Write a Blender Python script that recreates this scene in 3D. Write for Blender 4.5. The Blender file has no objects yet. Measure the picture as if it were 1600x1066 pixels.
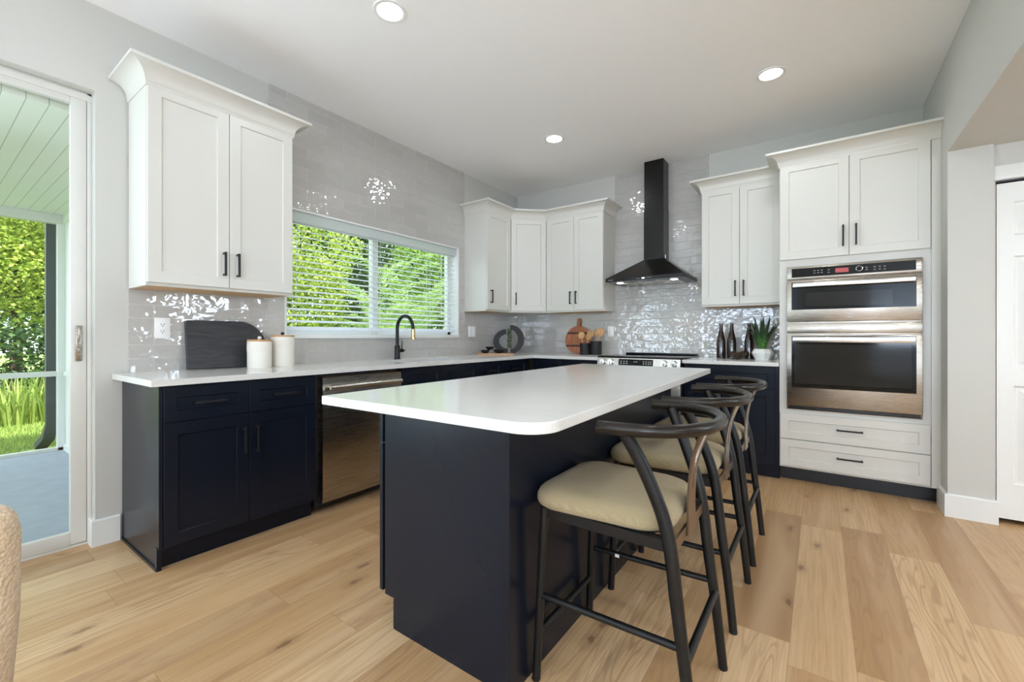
import bpy, bmesh, math, random
from mathutils import Vector, Matrix
from mathutils.geometry import tessellate_polygon

random.seed(7)
SC = bpy.context.scene
COL = SC.collection

# ------------------------------------------------------------------ camera, world, sun, exposure
CAM = (3.139, -4.5318, 1.1181)
cam = bpy.data.cameras.new('camera')
cam.sensor_fit = 'HORIZONTAL'
cam.sensor_width = 36.0
cam.lens = 36.0 * 675.25 / 1600.0
cam.shift_y = (525.3 - 533.0) / 1600.0
cam.clip_start = 0.05
cam_o = bpy.data.objects.new('camera', cam)
COL.objects.link(cam_o)
cam_o.location = CAM
cam_o.rotation_euler = (math.pi / 2, 0, 0.6185)
SC.camera = cam_o

SC.view_settings.view_transform = 'Standard'
SC.view_settings.look = 'None'
SC.view_settings.gamma = 1.0
SC.view_settings.use_curve_mapping = False
SC.view_settings.exposure = 0.62
SC.cycles.use_denoising = True
SC.cycles.max_bounces = 12
SC.cycles.diffuse_bounces = 7
SC.cycles.glossy_bounces = 5
SC.cycles.transparent_max_bounces = 16
SC.cycles.sample_clamp_indirect = 6.0
SC.cycles.caustics_reflective = False
SC.cycles.caustics_refractive = False

world = bpy.data.worlds.new('sky')
SC.world = world
world.use_nodes = True
wb = world.node_tree.nodes['Background']
wb.inputs['Color'].default_value = (0.74, 0.87, 1.0, 1)
wb.inputs['Strength'].default_value = 2.6

sun = bpy.data.lights.new('sun', 'SUN')
sun.energy = 7.5
sun.angle = math.radians(0.8)
sun.color = (1.0, 0.95, 0.86)
sun_o = bpy.data.objects.new('sun', sun)
COL.objects.link(sun_o)
sun_o.rotation_euler = Vector((-0.42, 0.14, -0.90)).to_track_quat('-Z', 'Y').to_euler()

LAMP_W = 2.6          # each recessed ceiling lamp
LIVING_FILL_W = 130.0        # added area lamp at each living-area window, turned up to brighten the ceiling
HALL_FILL_W = 12.0  # each added, unseen hall lamp

def area_light(name, loc, rot, sx, sy, watts, color, parent=None):
    l = bpy.data.lights.new(name, 'AREA')
    l.shape = 'RECTANGLE'; l.size = sx; l.size_y = sy
    l.energy = watts; l.color = color
    o = bpy.data.objects.new(name, l); COL.objects.link(o)
    o.location = loc; o.rotation_euler = rot
    return o

DAY = (0.68, 0.82, 1.0)
# area lamps added at windows behind and right of camera, tilted towards the ceiling
area_light('window_daylight', (1.6, -8.88, 1.35), (math.radians(158), 0, 0), 2.2, 2.1, LIVING_FILL_W * 0.6, DAY)
area_light('window_daylight', (4.9, -8.88, 1.35), (math.radians(158), 0, 0), 1.6, 2.1, LIVING_FILL_W * 1.8, DAY)
area_light('window_daylight', (6.93, -1.13, 1.80), (0, math.radians(105), 0), 0.7, 0.7, 17.0, DAY)
area_light('window_daylight', (6.88, -6.4, 1.35), (0, math.radians(158), 0), 2.1, 2.2, LIVING_FILL_W * 0.3, DAY)
# fill panel added outside the patio door, tilted up to brighten ceiling and header
area_light('window_daylight', (-0.20, -5.65, 1.25), (0, math.radians(-128), 0), 2.2, 1.6, 42.0, DAY)

# ------------------------------------------------------------------ helpers
def s2l(c):
    c = c / 255.0
    return c / 12.92 if c <= 0.04045 else ((c + 0.055) / 1.055) ** 2.4
def rgb(r, g, b):
    return (s2l(r), s2l(g), s2l(b), 1.0)

class NT:
    """small node-tree builder"""
    def __init__(self, name):
        self.m = bpy.data.materials.new(name); self.m.use_nodes = True
        self.t = self.m.node_tree; self.n = self.t.nodes
        self.b = self.n['Principled BSDF']; self.out = self.n['Material Output']
    def node(self, typ, **kw):
        nd = self.n.new(typ)
        for k, v in kw.items(): setattr(nd, k, v)
        return nd
    def link(self, a, b): self.t.links.new(a, b)
    def math(self, op, a, b=None, c=None):
        nd = self.node('ShaderNodeMath', operation=op)
        for i, v in enumerate((a, b, c)):
            if v is None: continue
            if isinstance(v, (int, float)): nd.inputs[i].default_value = v
            else: self.link(v, nd.inputs[i])
        return nd.outputs[0]
    def mix(self, fac, a, b, mode='MIX'):
        nd = self.node('ShaderNodeMix', data_type='RGBA', blend_type=mode)
        if isinstance(fac, (int, float)): nd.inputs[0].default_value = fac
        else: self.link(fac, nd.inputs[0])
        for i, v in ((6, a), (7, b)):
            if isinstance(v, tuple): nd.inputs[i].default_value = v
            else: self.link(v, nd.inputs[i])
        return nd.outputs[2]
    def noise(self, vec, scale, detail=2.0, rough=0.5, dist=0.0):
        nd = self.node('ShaderNodeTexNoise')
        nd.inputs['Scale'].default_value = scale; nd.inputs['Detail'].default_value = detail
        nd.inputs['Roughness'].default_value = rough; nd.inputs['Distortion'].default_value = dist
        if vec is not None: self.link(vec, nd.inputs['Vector'])
        return nd
    def ramp(self, fac, stops):
        nd = self.node('ShaderNodeValToRGB')
        e = nd.color_ramp.elements
        while len(e) < len(stops): e.new(0.5)
        for i, (p, c) in enumerate(stops):
            e[i].position = p; e[i].color = c if isinstance(c, tuple) else (c, c, c, 1)
        self.link(fac, nd.inputs[0])
        return nd.outputs[0]
    def pos(self):
        return self.node('ShaderNodeNewGeometry').outputs['Position']
    def obj(self):
        return self.node('ShaderNodeTexCoord').outputs['Object']
    def mapping(self, vec, scale=(1, 1, 1), loc=(0, 0, 0), rot=(0, 0, 0)):
        nd = self.node('ShaderNodeMapping')
        nd.inputs['Scale'].default_value = scale; nd.inputs['Location'].default_value = loc
        nd.inputs['Rotation'].default_value = rot
        self.link(vec, nd.inputs['Vector'])
        return nd.outputs[0]
    def comb(self, x, y, z=0.0):
        nd = self.node('ShaderNodeCombineXYZ')
        for i, v in enumerate((x, y, z)):
            if isinstance(v, (int, float)): nd.inputs[i].default_value = v
            else: self.link(v, nd.inputs[i])
        return nd.outputs[0]
    def sep(self, v):
        nd = self.node('ShaderNodeSeparateXYZ'); self.link(v, nd.inputs[0]); return nd.outputs
    def bump(self, height, strength=0.3, dist=0.01):
        nd = self.node('ShaderNodeBump')
        nd.inputs['Strength'].default_value = strength; nd.inputs['Distance'].default_value = dist
        self.link(height, nd.inputs['Height']); self.link(nd.outputs[0], self.b.inputs['Normal']); self.link(nd.outputs[0], self.b.inputs['Coat Normal'])
    def set(self, **kw):
        for k, v in kw.items():
            k = {'color': 'Base Color', 'rough': 'Roughness', 'metal': 'Metallic', 'spec': 'Specular IOR Level',
                 'coat': 'Coat Weight', 'coat_rough': 'Coat Roughness', 'trans': 'Transmission Weight',
                 'emit': 'Emission Color', 'emit_s': 'Emission Strength', 'ior': 'IOR', 'alpha': 'Alpha',
                 'sheen': 'Sheen Weight', 'aniso': 'Anisotropic'}.get(k, k)
            if isinstance(v, (int, float, tuple)): self.b.inputs[k].default_value = v
            else: self.link(v, self.b.inputs[k])
        return self

def plain(name, color, rough=0.5, metal=0.0, bump=None, var=0.03, **kw):
    """plain finish with a faint procedural mottling and optional fine bump (scale, strength)"""
    t = NT(name)
    nz = t.noise(t.obj(), 9.0, 3)
    lo = tuple(c * (1 - var) for c in color[:3]) + (1,)
    hi = tuple(min(1, c * (1 + var)) for c in color[:3]) + (1,)
    t.set(color=t.mix(nz.outputs['Fac'], lo, hi), rough=rough, metal=metal, **kw)
    if bump:
        t.bump(t.noise(t.obj(), bump[0], 2).outputs['Fac'], bump[1], 0.002)
    return t.m

M = {}
M['wall'] = plain('wall_paint', rgb(197, 196, 189), 0.6, bump=(260, 0.12), var=0.01)
M['ceiling'] = plain('ceiling_paint', rgb(249, 249, 249), 0.8, bump=(150, 0.18), var=0.01)
M['trim'] = plain('trim_paint', rgb(228, 228, 224), 0.35, var=0.008)
M['white_cab'] = plain('white_cabinet_lacquer', rgb(212, 210, 202), 0.35, var=0.006)
M['wood_edge'] = plain('raw_plywood', rgb(205, 170, 128), 0.6)
M['navy'] = plain('navy_cabinet_paint', rgb(19, 24, 35), 0.27, var=0.05, spec=0.26)
M['black_metal'] = plain('black_metal', rgb(22, 22, 23), 0.38, 0.3)
M['bronze_black'] = plain('dark_bronze_metal', rgb(44, 40, 36), 0.26, 0.55)
M['satin_bronze'] = plain('satin_bronze_metal', rgb(150, 134, 120), 0.3, 1.0)
M['black_paint'] = plain('black_kick_paint', rgb(24, 25, 29), 0.45)
M['hood_black'] = plain('hood_black_steel', rgb(27, 26, 25), 0.28, 0.5)
M['black_glass'] = plain('black_glass', rgb(13, 12, 11), 0.06, var=0.0, spec=0.22)
M['chrome'] = plain('chrome', rgb(215, 214, 212), 0.12, 1.0, var=0.0)
M['white_plastic'] = plain('white_plastic', rgb(240, 240, 238), 0.3, var=0.0)
M['dark_slot'] = plain('dark_slot', rgb(40, 40, 40), 0.6)
M['alu'] = plain('white_aluminium', rgb(214, 213, 206), 0.4)
M['ceramic'] = plain('white_ceramic', rgb(240, 238, 234), 0.35, bump=(60, 0.05))
M['canister'] = plain('cream_stoneware', rgb(233, 228, 217), 0.55, bump=(90, 0.15))
M['black_ceramic'] = plain('black_ceramic', rgb(28, 28, 29), 0.55, bump=(120, 0.2))
M['soil'] = plain('potting_soil', rgb(52, 40, 30), 0.9, bump=(60, 0.8), var=0.3)
M['concrete'] = plain('porch_concrete', rgb(150, 156, 168), 0.7, bump=(40, 0.2), var=0.12)
M['dark_post'] = plain('bronze_downspout', rgb(66, 72, 72), 0.45)
M['stucco'] = plain('exterior_stucco', rgb(214, 208, 196), 0.9, bump=(40, 0.6))
M['gold'] = plain('brushed_gold', rgb(205, 170, 120), 0.25, 1.0)
t = NT('blind_vinyl'); t.set(color=rgb(240, 241, 244), rough=0.4)
_tl = t.node('ShaderNodeBsdfTranslucent'); _tl.inputs['Color'].default_value = rgb(244, 246, 250)
_mx = t.node('ShaderNodeMixShader'); _mx.inputs[0].default_value = 0.6
t.link(t.b.outputs[0], _mx.inputs[1]); t.link(_tl.outputs[0], _mx.inputs[2]); t.link(_mx.outputs[0], t.out.inputs['Surface'])
M['vinyl'] = t.m

def steel(name, color, rough, vec_scale):
    t = NT(name)
    nz = t.noise(t.mapping(t.obj(), vec_scale), 1.0, 3, 0.6)
    t.set(color=color, metal=1.0, rough=t.ramp(nz.outputs['Fac'], [(0.3, rough * 0.92), (0.7, rough * 1.1)]))
    t.bump(nz.outputs['Fac'], 0.012, 0.002)
    return t.m
M['steel'] = steel('brushed_steel', rgb(172, 164, 153), 0.27, (3, 3, 400))
M['steel_bright'] = steel('bright_steel', rgb(206, 202, 196), 0.22, (3, 3, 400))

def emit(name, color, strength):
    t = NT(name); t.set(color=color, emit=color, emit_s=strength); return t.m
M['lens'] = emit('lamp_lens', (1, 0.97, 0.92, 1), 9.0)
M['led'] = emit('hood_led', (1, 0.98, 0.95, 1), 7.0)
M['led_display'] = emit('white_display', (0.9, 0.95, 1, 1), 2.5)
M['red_display'] = emit('red_display', (0.30, 0.05, 0.05, 1), 0.45)
M['grey_mark'] = emit('panel_marking', (0.32, 0.32, 0.33, 1), 0.12)

def glass_mat():
    t = NT('window_glass')
    fr = t.node('ShaderNodeFresnel'); fr.inputs['IOR'].default_value = 1.45
    tr = t.node('ShaderNodeBsdfTransparent'); tr.inputs['Color'].default_value = (0.96, 0.98, 0.97, 1)
    gl = t.node('ShaderNodeBsdfGlossy'); gl.inputs['Roughness'].default_value = 0.02
    mx = t.node('ShaderNodeMixShader')
    bf = t.node('ShaderNodeNewGeometry').outputs['Backfacing']
    t.link(t.math('MULTIPLY', fr.outputs[0], t.math('SUBTRACT', 1.0, bf)), mx.inputs[0]); t.link(tr.outputs[0], mx.inputs[1]); t.link(gl.outputs[0], mx.inputs[2])
    t.link(mx.outputs[0], t.out.inputs['Surface'])
    t.n.remove(t.b)
    return t.m
M['glass'] = glass_mat()
t = NT('brown_bottle_glass'); t.set(color=rgb(46, 30, 20), rough=0.08, trans=0.35, ior=1.45, coat=0.5); M['bottle'] = t.m
t = NT('amber_glass'); t.set(color=rgb(92, 70, 52), rough=0.06, trans=0.6, ior=1.45); M['amber'] = t.m

def tile_mat(name, axis):
    t = NT(name)
    p = t.sep(t.pos())
    u = p[0] if axis == 'x' else p[1]
    v = t.math('SUBTRACT', p[2], 0.9145)
    vec = t.comb(t.math('ADD', u, 5.0 + 0.07), v, 0.0)
    bk = t.node('ShaderNodeTexBrick')
    bk.offset = 0.5; bk.squash = 1.0
    t.link(vec, bk.inputs['Vector'])
    bk.inputs['Color1'].default_value = (0, 0, 0, 1); bk.inputs['Color2'].default_value = (1, 1, 1, 1)
    bk.inputs['Mortar'].default_value = (0.5, 0.5, 0.5, 1)
    bk.inputs['Scale'].default_value = 1.0
    bk.inputs['Mortar Size'].default_value = 0.0016
    bk.inputs['Mortar Smooth'].default_value = 0.1
    bk.inputs['Brick Width'].default_value = 0.305; bk.inputs['Row Height'].default_value = 0.0765
    nz = t.noise(vec, 14, 4, 0.6)
    tilec = t.mix(bk.outputs['Color'], rgb(181, 178, 173), rgb(191, 188, 183))
    tilec = t.mix(t.math('MULTIPLY', nz.outputs['Fac'], 0.35), tilec, rgb(172, 169, 163))
    col = t.mix(bk.outputs['Fac'], tilec, rgb(206, 203, 197))
    t.set(color=col, rough=t.math('ADD', t.math('MULTIPLY', bk.outputs['Fac'], 0.5), 0.06), ior=1.65, coat=0.8, coat_rough=0.03)
    # hand-made glaze: slow waves, a finer ripple and a pillow edge at the joints
    w1 = t.noise(t.comb(u, v, t.math('MULTIPLY', bk.outputs['Color'], 3.0)), 12, 0, 0.5)
    w2 = t.noise(vec, 36, 0, 0.5)
    h = t.math('ADD', t.math('MULTIPLY', w1.outputs['Fac'], 1.0), t.math('MULTIPLY', w2.outputs['Fac'], 0.28))
    tilt = t.math('ADD', t.math('MULTIPLY', t.math('SUBTRACT', bk.outputs['Color'], 0.5), t.math('MULTIPLY', v, 7.0)), t.math('MULTIPLY', t.math('SUBTRACT', t.math('FRACT', t.math('MULTIPLY', bk.outputs['Color'], 7.13)), 0.5), t.math('MULTIPLY', u, 4.0)))
    h = t.math('SUBTRACT', t.math('ADD', h, tilt), t.math('MULTIPLY', bk.outputs['Fac'], 0.35))
    t.bump(h, 0.85, 0.006)
    return t.m
M['tile_left'] = tile_mat('glazed_grey_tile_left', 'y')
M['tile_back'] = tile_mat('glazed_grey_tile_back', 'x')

def floor_mat():
    t = NT('oak_plank_floor')
    p = t.sep(t.pos())
    W, L = 0.19, 1.35
    row = t.math('FLOOR', t.math('DIVIDE', t.math('ADD', p[0], 10.06), W))
    wn = t.node('ShaderNodeTexWhiteNoise', noise_dimensions='1D'); t.link(row, wn.inputs['W'])
    yy = t.math('ADD', p[1], t.math('ADD', t.math('MULTIPLY', wn.outputs['Value'], 3.7), 20.0))
    seg = t.math('FLOOR', t.math('DIVIDE', yy, L))
    wn2 = t.node('ShaderNodeTexWhiteNoise', noise_dimensions='2D'); t.link(t.comb(row, seg), wn2.inputs['Vector'])
    rnd = wn2.outputs['Value']
    base = t.ramp(rnd, [(0.0, rgb(158, 122, 84)), (0.2, rgb(182, 145, 101)), (0.45, rgb(196, 160, 115)), (0.7, rgb(186, 149, 106)), (0.85, rgb(208, 174, 130)), (1.0, rgb(214, 182, 140))])
    off = t.math('MULTIPLY', rnd, 37.0)
    gv = t.comb(t.math('ADD', t.math('MULTIPLY', p[0], 90.0), off), t.math('MULTIPLY', p[1], 3.0), off)
    grain = t.noise(gv, 1.0, 5, 0.62, 0.5)
    # long cathedral figure: contour lines of a noise stretched along the board
    gv2 = t.comb(t.math('ADD', t.math('MULTIPLY', p[0], 8.0), off), t.math('MULTIPLY', p[1], 0.7), off)
    broad = t.noise(gv2, 1.0, 2, 0.45, 0.5)
    rings = t.math('SINE', t.math('MULTIPLY', broad.outputs['Fac'], 110.0))
    c = t.mix(t.ramp(grain.outputs['Fac'], [(0.38, 0.0), (0.72, 0.6)]), base, rgb(164, 124, 88))
    fig = t.ramp(t.math('FRACT', t.math('MULTIPLY', rnd, 5.31)), [(0.3, 0.04), (0.75, 0.42)])
    c = t.mix(t.math('MULTIPLY', t.ramp(rings, [(0.35, 0.0), (0.95, 1.0)]), fig), c, rgb(146, 106, 74))
    c = t.mix(t.ramp(broad.outputs['Fac'], [(0.45, 0.0), (0.75, 0.4)]), c, rgb(226, 196, 158))
    vor = t.node('ShaderNodeTexVoronoi', voronoi_dimensions='2D'); vor.inputs['Scale'].default_value = 1.0
    wob = t.math('MULTIPLY', t.noise(t.pos(), 30.0, 2).outputs['Fac'], 0.12)
    t.link(t.comb(t.math('ADD', t.math('ADD', t.math('MULTIPLY', p[0], 4.2), off), wob), t.math('ADD', t.math('MULTIPLY', p[1], 1.7), wob)), vor.inputs['Vector'])
    kn = t.ramp(vor.outputs['Distance'], [(0.0, 1.0), (0.035, 0.9), (0.06, 0.35), (0.15, 0.0)])
    kn = t.math('MULTIPLY', kn, t.math('GREATER_THAN', t.noise(t.pos(), 1.7, 0).outputs['Fac'], 0.545))
    c = t.mix(t.math('MULTIPLY', kn, 0.7), c, rgb(104, 68, 44))
    fx = t.math('FRACT', t.math('DIVIDE', t.math('ADD', p[0], 10.06), W))
    fy = t.math('FRACT', t.math('DIVIDE', yy, L))
    ex = t.math('MINIMUM', fx, t.math('SUBTRACT', 1.0, fx))
    ey = t.math('MINIMUM', fy, t.math('SUBTRACT', 1.0, fy))
    gap = t.math('MAXIMUM', t.math('LESS_THAN', ex, 0.007), t.math('LESS_THAN', ey, 0.0011))
    c = t.mix(t.math('MULTIPLY', gap, 0.4), c, rgb(140, 100, 66))
    t.set(color=c, rough=t.ramp(grain.outputs['Fac'], [(0.2, 0.30), (0.8, 0.44)]), spec=0.4)
    h = t.math('SUBTRACT', t.math('MULTIPLY', grain.outputs['Fac'], 0.25), gap)
    t.bump(h, 0.18, 0.002)
    return t.m
M['floor'] = floor_mat()

def quartz_mat():
    t = NT('white_quartz')
    p = t.pos()
    n1 = t.noise(p, 1.6, 6, 0.6, 1.4)
    vein = t.math('ABSOLUTE', t.math('SUBTRACT', n1.outputs['Fac'], 0.5))
    v = t.ramp(vein, [(0.0, 0.28), (0.012, 0.1), (0.05, 0.0)])
    n2 = t.noise(p, 3.0, 4, 0.6)
    base = t.mix(t.math('MULTIPLY', n2.outputs['Fac'], 0.5), rgb(222, 221, 217), rgb(212, 211, 206))
    t.set(color=t.mix(v, base, rgb(206, 205, 202)), rough=0.14, spec=0.5)
    return t.m
M['quartz'] = quartz_mat()

def wood_mat(name, c1, c2, axis_scale, rough=0.5):
    t = NT(name)
    nz = t.noise(t.mapping(t.obj(), axis_scale), 1.0, 5, 0.6, 0.8)
    t.set(color=t.mix(t.ramp(nz.outputs['Fac'], [(0.3, 0.0), (0.7, 1.0)]), c1, c2), rough=rough)
    t.bump(nz.outputs['Fac'], 0.15, 0.002)
    return t.m
M['black_wood'] = wood_mat('charred_black_wood', rgb(32, 32, 34), rgb(62, 62, 66), (6, 6, 60), 0.5)
M['red_wood'] = wood_mat('acacia_wood', rgb(150, 88, 58), rgb(186, 122, 86), (50, 50, 8), 0.5)
M['dark_wood'] = wood_mat('walnut_stripe', rgb(60, 36, 34), rgb(84, 52, 46), (50, 50, 8), 0.5)
M['tan_wood'] = wood_mat('light_wood', rgb(178, 132, 84), rgb(208, 166, 116), (40, 40, 9), 0.5)
M['tray_wood'] = wood_mat('tray_wood', rgb(176, 122, 88), rgb(206, 160, 124), (14, 14, 40), 0.5)
M['porch_board'] = None

def porch_board_mat():
    t = NT('porch_ceiling_boards')
    p = t.sep(t.pos())
    f = t.math('FRACT', t.math('DIVIDE', t.math('ADD', p[1], 20.0), 0.082))
    g = t.math('LESS_THAN', f, 0.05)
    nz = t.noise(t.pos(), 3, 3)
    t.set(color=t.mix(g, t.mix(nz.outputs['Fac'], rgb(226, 226, 214), rgb(236, 235, 226)), rgb(176, 178, 164)), rough=0.45)
    t.bump(t.math('SUBTRACT', 1.0, g), 0.4, 0.004)
    return t.m
M['porch_board'] = porch_board_mat()

def fabric_mat(name, c1, c2, scale, bumpk=0.5):
    t = NT(name)
    p = t.obj()
    w1 = t.node('ShaderNodeTexWave'); w1.inputs['Scale'].default_value = scale; w1.bands_direction = 'X'
    w1.inputs['Distortion'].default_value = 2.0
    w2 = t.node('ShaderNodeTexWave'); w2.inputs['Scale'].default_value = scale; w2.bands_direction = 'Y'
    w2.inputs['Distortion'].default_value = 2.0
    t.link(p, w1.inputs['Vector']); t.link(p, w2.inputs['Vector'])
    h = t.math('MULTIPLY', w1.outputs['Fac'], w2.outputs['Fac'])
    nz = t.noise(p, 160, 3)
    t.set(color=t.mix(t.math('MULTIPLY', t.math('ADD', h, nz.outputs['Fac']), 0.6), c1, c2), rough=0.9, sheen=0.15, spec=0.2)
    t.bump(t.math('ADD', h, nz.outputs['Fac']), bumpk, 0.0015)
    return t.m
M['linen'] = fabric_mat('oatmeal_linen', rgb(146, 130, 98), rgb(172, 157, 124), 120)
def boucle_mat():
    t = NT('beige_boucle')
    v = t.node('ShaderNodeTexVoronoi'); v.inputs['Scale'].default_value = 150
    t.link(t.obj(), v.inputs['Vector'])
    n = t.noise(t.obj(), 60, 4)
    t.set(color=t.mix(t.math('MULTIPLY', n.outputs['Fac'], t.math('ADD', v.outputs['Distance'], 0.4)), rgb(226, 206, 178), rgb(190, 164, 132)), rough=0.95, sheen=0.3, spec=0.15)
    t.bump(t.math('ADD', v.outputs['Distance'], n.outputs['Fac']), 0.8, 0.004)
    return t.m
M['boucle'] = boucle_mat()

def leaf_mat(name, dark, mid, light, trans=0.45):
    t = NT(name)
    g = t.node('ShaderNodeNewGeometry')
    c = t.ramp(g.outputs['Random Per Island'], [(0.0, dark), (0.5, mid), (1.0, light)])
    t.set(color=c, rough=0.42, spec=0.35)
    tl = t.node('ShaderNodeBsdfTranslucent'); t.link(t.mix(0.5, c, light), tl.inputs['Color'])
    mx = t.node('ShaderNodeMixShader'); mx.inputs[0].default_value = trans
    t.link(t.b.outputs[0], mx.inputs[1]); t.link(tl.outputs[0], mx.inputs[2])
    t.link(mx.outputs[0], t.out.inputs['Surface'])
    return t.m
M['leaf_bright'] = leaf_mat('bright_leaf', rgb(70, 98, 34), rgb(150, 172, 70), rgb(206, 214, 112))
M['leaf_mid'] = leaf_mat('mid_leaf', rgb(52, 84, 34), rgb(96, 134, 54), rgb(160, 186, 84))
M['leaf_palm'] = leaf_mat('palm_leaf', rgb(100, 132, 70), rgb(142, 172, 98), rgb(182, 204, 132))
M['leaf_dark'] = leaf_mat('dark_leaf', rgb(24, 44, 22), rgb(48, 76, 36), rgb(96, 124, 56), 0.3)
M['blade'] = leaf_mat('grass_blade', rgb(92, 118, 50), rgb(140, 162, 74), rgb(186, 198, 112))
M['lawn'] = plain('lawn_ground', rgb(120, 140, 66), 0.9, bump=(90, 0.8), var=0.35)
M['bark'] = plain('bark', rgb(72, 58, 44), 0.9, bump=(40, 0.8), var=0.3)
def succ_mat():
    t = NT('succulent_leaf')
    p = t.sep(t.obj())
    nz = t.noise(t.obj(), 70, 3)
    c = t.mix(t.ramp(nz.outputs['Fac'], [(0.4, 0.0), (0.65, 1.0)]), rgb(44, 92, 40), rgb(104, 156, 66))
    c = t.mix(t.ramp(p[2], [(0.14, 0.0), (0.22, 0.85)]), c, rgb(22, 46, 32))
    t.set(color=c, rough=0.35)
    return t.m
M['succulent'] = succ_mat()
M['moss'] = plain('moss', rgb(66, 88, 38), 0.95, bump=(140, 1.0), var=0.5)

# ------------------------------------------------------------------ mesh building
class MB:
    def __init__(self): self.v = []; self.f = []
    def add(self, verts, faces):
        k = len(self.v)
        self.v += [tuple(p) for p in verts]
        self.f += [tuple(i + k for i in f) for f in faces]
        return self
    def bm(self, bm):
        bm.verts.ensure_lookup_table()
        idx = {v: i for i, v in enumerate(bm.verts)}
        self.add([v.co[:] for v in bm.verts], [[idx[v] for v in f.verts] for f in bm.faces])
        bm.free(); return self
    def box(self, x0, x1, y0, y1, z0, z1, bev=0.0, seg=2, F=None):
        b = bmesh.new()
        P = [(x, y, z) for x in (x0, x1) for y in (y0, y1) for z in (z0, z1)]
        vs = [b.verts.new(p) for p in P]
        for q in ((0, 1, 3, 2), (4, 6, 7, 5), (0, 4, 5, 1), (2, 3, 7, 6), (0, 2, 6, 4), (1, 5, 7, 3)):
            b.faces.new([vs[i] for i in q])
        if bev: bmesh.ops.bevel(b, geom=b.edges[:], offset=bev, segments=seg, profile=0.5, affect='EDGES')
        if F:
            for v in b.verts: v.co = F(*v.co)
        return self.bm(b)
    def prism(self, pts, z0, z1, holes=(), F=None):
        """polygon (x,y) extruded z0..z1, with holes"""
        loops = [list(pts)] + [list(h) for h in holes]
        flat = [p for l in loops for p in l]
        tris = tessellate_polygon([[Vector((x, y, 0)) for x, y in l] for l in loops])
        n = len(flat); V = [(x, y, z0) for x, y in flat] + [(x, y, z1) for x, y in flat]
        Fc = []
        if len(loops) == 1:
            Fc += [tuple(range(n))[::-1], tuple(range(n, 2 * n))]
        else:
            for a, b_, c in tris: Fc += [(a, b_, c), (a + n, b_ + n, c + n)]
        k = 0
        for l in loops:
            m = len(l)
            for i in range(m):
                a, b_ = k + i, k + (i + 1) % m
                Fc.append((a, b_, b_ + n, a + n))
            k += m
        if F: V = [F(*p) for p in V]
        return self.add(V, Fc)
    def lathe(self, prof, cx, cy, z0=0.0, seg=32, sx=1.0, sy=1.0):
        """profile (r,z) revolved about the vertical through cx,cy"""
        V = []; Fc = []
        rings = []
        for r, z in prof:
            if r < 1e-6:
                rings.append([len(V)]); V.append((cx, cy, z0 + z))
            else:
                rings.append(list(range(len(V), len(V) + seg)))
                V += [(cx + sx * r * math.cos(2 * math.pi * i / seg), cy + sy * r * math.sin(2 * math.pi * i / seg), z0 + z) for i in range(seg)]
        for a, b_ in zip(rings[:-1], rings[1:]):
            for i in range(seg):
                j = (i + 1) % seg
                if len(a) == 1 and len(b_) == 1: continue
                if len(a) == 1: Fc.append((a[0], b_[i], b_[j]))
                elif len(b_) == 1: Fc.append((a[i], a[j], b_[0]))
                else: Fc.append((a[i], a[j], b_[j], b_[i]))
        return self.add(V, Fc)
    def tube(self, pts, r, seg=12, flat=None, up=None):
        """swept tube; r number or list; flat=(a,b) makes a rectangular ribbon a wide, b thick, 'up' fixes its wide axis"""
        P = [Vector(p) for p in pts]; n = len(P)
        R = r if isinstance(r, (list, tuple)) else [r] * n
        T = []
        for i in range(n):
            d = P[min(i + 1, n - 1)] - P[max(i - 1, 0)]
            T.append(d.normalized())
        nrm = Vector(up) if up else (Vector((0, 0, 1)) if abs(T[0].z) < 0.9 else Vector((1, 0, 0)))
        V = []; Fc = []; prev = None
        for i in range(n):
            a = nrm - T[i] * nrm.dot(T[i])
            if prev is not None and not up: a = prev - T[i] * prev.dot(T[i])
            a.normalize(); b_ = T[i].cross(a); prev = a
            if flat:
                w, h = flat
                for sx, sy in ((-1, -1), (1, -1), (1, 1), (-1, 1)):
                    V.append(P[i] + a * (sx * w / 2) + b_ * (sy * h / 2))
            else:
                for k in range(seg):
                    an = 2 * math.pi * k / seg
                    V.append(P[i] + (a * math.cos(an) + b_ * math.sin(an)) * R[i])
        s = 4 if flat else seg
        for i in range(n - 1):
            for k in range(s):
                j = (k + 1) % s
                Fc.append((i * s + k, i * s + j, (i + 1) * s + j, (i + 1) * s + k))
        Fc.append(tuple(range(s))[::-1]); Fc.append(tuple((n - 1) * s + k for k in range(s)))
        return self.add(V, Fc)
    def build(self, name, mat, parent=None, smooth=35, bevel=0.0, recalc=True, origin=None):
        me = bpy.data.meshes.new(name)
        if parent is not None:
            o = parent; off = Vector((0, 0, 0))
            while o is not None: off += o.location; o = o.parent
        elif origin is not None: off = Vector(origin)
        else:
            xs, ys, zs = zip(*self.v)
            off = Vector(((min(xs) + max(xs)) / 2, (min(ys) + max(ys)) / 2, min(zs)))
        me.from_pydata([Vector(p) - off for p in self.v], [], self.f)
        if recalc:
            b = bmesh.new(); b.from_mesh(me)
            bmesh.ops.recalc_face_normals(b, faces=b.faces[:])
            b.to_mesh(me); b.free()
        if smooth:
            for p in me.polygons: p.use_smooth = True
            me.set_sharp_from_angle(angle=math.radians(smooth))
        me.materials.append(M[mat] if isinstance(mat, str) else mat)
        ob = bpy.data.objects.new(name, me); COL.objects.link(ob)
        if parent is not None: ob.parent = parent
        else: ob.location = off
        if bevel:
            m = ob.modifiers.new('bevel', 'BEVEL'); m.width = bevel; m.segments = 3
            m.limit_method = 'ANGLE'; m.angle_limit = math.radians(50)
        return ob

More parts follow.
